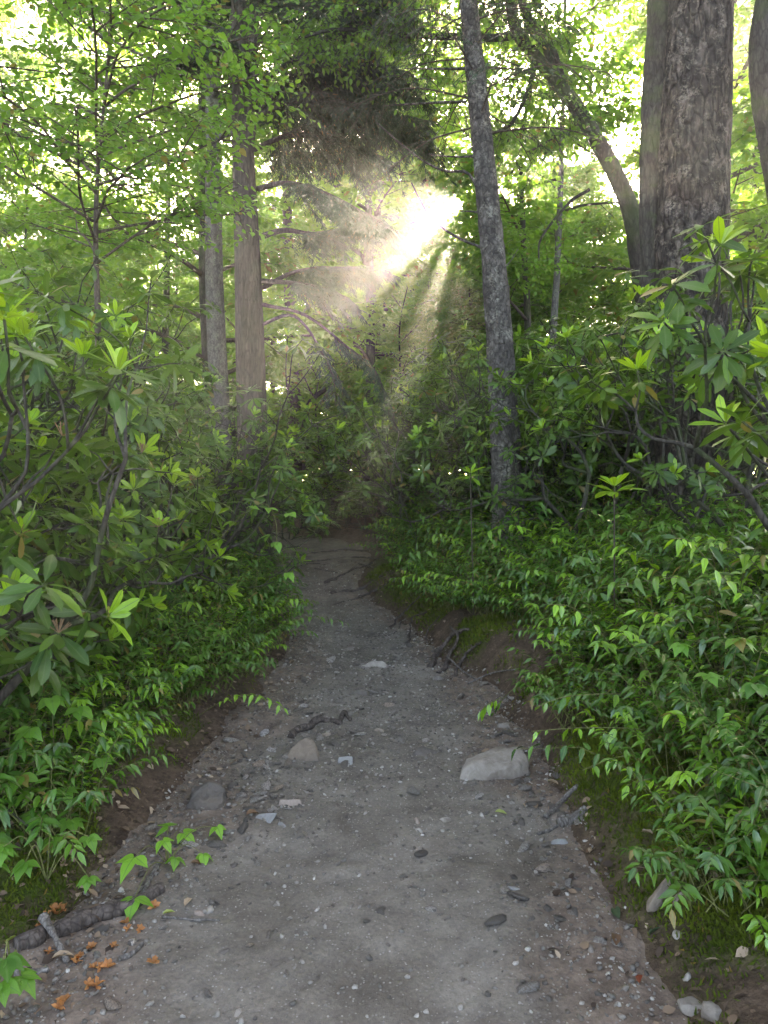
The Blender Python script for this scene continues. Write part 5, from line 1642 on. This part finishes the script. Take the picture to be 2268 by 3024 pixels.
def small_plants():
    rng = RNG(980)
    def trifoliate(root, c, s, young, az, n=3, kind='bramble'):
        for k in range(n):
            a = az + (k - (n - 1) / 2) * (1.25 if n == 3 else 0.72)
            d = np.array([math.cos(a), math.sin(a), rng.uniform(-0.35, -0.05)])
            leaf_object(root, kind, c, d, UP + rng.normal(0, 0.18, 3), s * (1.12 if k == n // 2 else 0.92) * rng.uniform(0.9, 1.1), young, M['bramble'], rng.integers(0, 3), 1.0)
    # bramble at the lower left
    base = ground_at_px(470, 2600)
    root = thing('bramble', 'bright green three-leafed bramble sprig leaning over the lower left path edge', 'plant')
    nodes = [((398, 2530), 2.72, 0.095, -1.9), ((480, 2480), 2.85, 0.06, -0.6), ((398, 2650), 2.6, 0.095, -1.5), ((600, 2545), 2.95, 0.06, -1.2), ((500, 2440), 3.05, 0.08, 2.6), ((540, 2460), 3.1, 0.075, -0.4), ((640, 2440), 3.15, 0.055, -0.9), ((520, 2585), 2.9, 0.06, -1.4)]
    b0 = np.array([base[0], base[1] + 0.1, gz1(base[0], base[1] + 0.1)])
    for (q, Y, s, az) in nodes:
        c = P(q[0], q[1], Y)
        c[2] = max(c[2], gz1(c[0], c[1]) + 0.03)
        stemlet(root, [b0, (b0 + c) / 2 + UP * 0.06, c])
        trifoliate(root, c, s, rng.uniform(0.65, 1), az)
    # palmate creepers on the left
    for k, (nm, lab, bs, ns) in enumerate([
        ('creeper', 'dark green five-fingered creeper leaves hanging by the left edge above the log', (120, 2640), [((75, 2545), 2.55, 0.095, -1.6), ((262, 2470), 2.7, 0.085, -0.8), ((262, 2590), 2.6, 0.075, -1.4), ((160, 2490), 2.7, 0.08, -2.0), ((10, 2500), 2.5, 0.085, -1.2)]),
        ('creeper', 'green creeper leaves at the bottom left corner of the path', (10, 2960), [((15, 2830), 2.05, 0.11, -1.0), ((60, 2880), 2.05, 0.09, -0.4), ((0, 2900), 2.0, 0.1, -1.6)]),
        ('creeper', 'pale green lobed creeper rising among left shrubs near the edge', (150, 2350), [((150, 2060), 3.2, 0.13, -1.0), ((90, 2150), 3.0, 0.12, -2.0), ((230, 2090), 3.3, 0.12, -0.5), ((60, 2290), 2.9, 0.12, -1.5), ((190, 2330), 3.0, 0.11, -0.9), ((300, 2240), 3.2, 0.10, -1.1), ((100, 2400), 2.9, 0.11, -1.4), ((210, 2420), 2.95, 0.11, -1.0)]),
        ('creeper', 'toothed light green creeper spray on the right bank above the moss', (2150, 2250), [((2010, 1900), 2.9, 0.09, -2.2), ((2180, 1885), 2.7, 0.12, -1.2), ((2090, 1990), 2.8, 0.09, -1.5), ((2230, 2020), 2.6, 0.11, -1.7), ((2150, 2130), 2.7, 0.1, -1.9)])]):
        bb = ground_at_px(*bs)
        b0 = np.array([bb[0], bb[1] + 0.05, gz1(bb[0], bb[1] + 0.05)])
        root = thing(nm, lab, 'plant')
        for (q, Y, s, az) in ns:
            c = P(q[0], q[1], Y)
            c[2] = max(c[2], gz1(c[0], c[1]) + 0.03)
            stemlet(root, [b0, (b0 + c) / 2 + UP * 0.1, c], 0.003)
            trifoliate(root, c, s * 0.75, rng.uniform(0.1, 0.5), az, 5)
    # yellow-green hanging sprays on the right bank
    def spray(lab, px, Y, leaf, young, n, name='doghobble_spray', mat='leuco', droop=0.9):
        pts = [P(x, y, Y + dy) for (x, y, dy) in px]
        pp = smooth_path(pts, n * 2)
        root = thing(name, lab, 'plant')
        stemlet(root, pts, 0.003)
        for k in range(n):
            if rng.random() < 0.12:
                continue
            i = int(np.clip(2 * k + 1 + rng.integers(-1, 2), 0, len(pp) - 2))
            fw = nrm(pp[i + 1] - pp[i])
            sd = nrm(np.cross(fw, UP)) * (1 if k % 2 else -1)
            d = fw * rng.uniform(0.2, 0.8) + sd * rng.uniform(0.3, 1.0) - UP * droop * rng.uniform(0.3, 1.15) + rng.normal(0, 0.2, 3)
            leaf_object(root, 'leuco', pp[i], d, UP + sd * 0.4 + rng.normal(0, 0.2, 3), leaf * rng.uniform(0.5, 1.1), np.clip(young + rng.normal(0, 0.25), 0, 1), M[mat], rng.integers(0, 3), rng.uniform(0.95, 1.3))
    spray('lime spray of hanging leaves at the right bank top edge', [(2200, 1760, 0), (2120, 1690, 0), (2040, 1600, -.05), (1990, 1590, -.1)], 3.0, 0.085, 1.0, 14)
    spray('upper yellow-green arching spray over the middle of the right shrubs', [(1800, 1900, .1), (1740, 1830, 0), (1680, 1790, -.05), (1620, 1785, -.1)], 3.7, 0.09, 1.0, 12)
    spray('yellow-green drooping spray low over the moss on the right', [(1960, 2160, .1), (1830, 2150, 0), (1700, 2150, 0), (1570, 2160, 0)], 3.25, 0.085, 0.95, 13)
    spray('tiny lime sprig above the grey boulder end', [(1900, 2220, .1), (1830, 2235, 0), (1780, 2250, 0), (1720, 2275, 0)], 3.2, 0.07, 1.0, 8)
    spray('limp yellowish leaf tuft hanging at the path edge', [(1480, 2060, 0), (1440, 2080, 0), (1425, 2095, 0), (1418, 2100, 0)], 4.6, 0.10, 0.85, 9, droop=1.6)
    spray('bluish green leaf spray over the path edge above the tuft', [(1560, 1990, 0), (1520, 2030, 0), (1480, 2070, 0), (1455, 2110, 0)], 4.7, 0.075, 0.1, 12, droop=0.2)
    spray('pale teal leaf row over the bright moss', [(1850, 2050, .1), (1760, 2050, 0), (1660, 2060, 0), (1580, 2090, 0)], 3.5, 0.085, 0.3, 10, droop=0.6)
    spray('small bright sprig on the moss left of the upright stub', [(1960, 2300, .1), (1920, 2300, 0), (1880, 2310, 0), (1850, 2320, 0)], 2.9, 0.07, 0.7, 8, droop=0.2)
    spray('glossy sprig with bright tips crossing the dark moss near the right edge', [(2330, 2460, .1), (2250, 2480, 0), (2180, 2490, 0), (2120, 2490, 0)], 2.4, 0.075, 0.6, 10, droop=0.4)
    spray('lower bright sprig over the right edge moss', [(2330, 2600, .1), (2260, 2600, 0), (2180, 2600, 0), (2100, 2595, 0)], 2.3, 0.075, 0.5, 10, droop=0.4)
    # thin vine arching from the left shrubs towards the brown trunk
    root = thing('vine', 'thin green vine arching over the left shrubs towards the brown trunk', 'plant')
    pts = [P(430, 1800, 5.2), P(520, 1690, 5.2), P(640, 1600, 5.2), P(735, 1500, 5.1), P(790, 1490, 5.1), P(815, 1540, 5.1), P(820, 1620, 5.1), P(850, 1700, 5.2)]
    g0 = np.array([pts[0][0], pts[0][1], gz1(pts[0][0], pts[0][1])])
    stemlet(root, [g0] + pts, 0.004)
    for (q, Y, s, az) in [((735, 1495), 5.1, 0.10, -0.2), ((790, 1500), 5.1, 0.09, -0.9), ((855, 1515), 5.1, 0.10, -1.4), ((690, 1540), 5.15, 0.1, 2.4), ((815, 1600), 5.1, 0.1, -1.5), ((800, 1580), 5.1, 0.1, 2.8), ((850, 1690), 5.2, 0.09, -1.3), ((640, 1590), 5.2, 0.1, 1.2)]:
        trifoliate(root, P(q[0], q[1], Y), s, rng.uniform(0.3, 0.8), az, 2)
    # single bright rhododendron shoots that stand out
    for lab, q, Y, s in (('bright rhododendron seedling above the right shrubs', (1815, 1440), 4.9, 0.19), ('rhododendron seedling at the foot of the straight conifer', (1390, 1400), 6.6, 0.16)):
        c = P(q[0], q[1], Y)
        root = thing('rhododendron_seedling', lab, 'plant')
        stemlet(root, [np.array([c[0] + 0.05, c[1] + 0.1, gz1(c[0], c[1])]), c - UP * 0.15, c], 0.007, M['bark_twig'])
        for ring, (m, el0, yg, sc) in enumerate(((6, 0.75, 1.0, 0.9), (8, 0.2, 0.5, 1.1))):
            for k in range(m):
                a = 2 * math.pi * k / m + ring * 0.4 + rng.normal(0, 0.1)
                el = el0 + rng.normal(0, 0.15)
                d = np.array([math.cos(a) * math.cos(el), math.sin(a) * math.cos(el), math.sin(el)])
                leaf_object(root, 'rhodo', c - UP * 0.03 * ring, d, np.array([-math.cos(a) * math.sin(el), -math.sin(a) * math.sin(el), math.cos(el)]) + rng.normal(0, 0.15, 3), s * sc * rng.uniform(0.85, 1.1), yg, M['rhodo'], rng.integers(0, 3))
small_plants()

# ------------------------------------------------------------------ misty air
def haze():
    m, t, out = new_mat('haze_air')
    pv = t.nodes.new('ShaderNodeVolumePrincipled')
    pv.inputs['Color'].default_value = (0.97, 0.97, 0.96, 1)
    pv.inputs['Density'].default_value = HAZE_DENSITY
    pv.inputs['Anisotropy'].default_value = HAZE_G
    t.links.new(pv.outputs[0], out.inputs['Volume'])
    x0, x1, y0, y1, z0, z1 = -92, 92, -34, 122, -3.0, 24
    V = [(x, y, z) for z in (z0, z1) for y in (y0, y1) for x in (x0, x1)]
    F = [(0, 2, 3, 1), (4, 5, 7, 6), (0, 1, 5, 4), (2, 6, 7, 3), (0, 4, 6, 2), (1, 3, 7, 5)]
    me = bpy.data.meshes.new('haze')
    me.from_pydata(V, [], F)
    me.materials.append(m)
    o = link('haze', me, kind='stuff')
haze()

# ------------------------------------------------------------------ one label per thing where they can be told apart
def settle_labels():
    by = {}
    for o in bpy.data.objects:
        if o.parent is None and o.get('category') in ('tree', 'shrub', 'bush'):
            by.setdefault(o['label'], []).append(o)
    for lab, v in by.items():
        if len(v) < 2:
            continue
        v.sort(key=lambda o: o.location.x / max(o.location.y, 0.1))
        for k, o in enumerate(v):
            o['label'] = ('left one: ' if k == 0 else ('right one: ' if k == len(v) - 1 else ('middle one: ' if len(v) == 3 else ('second', 'third', 'fourth', 'fifth', 'sixth')[min(k - 1, 4)] + ' from left: '))) + lab
settle_labels()
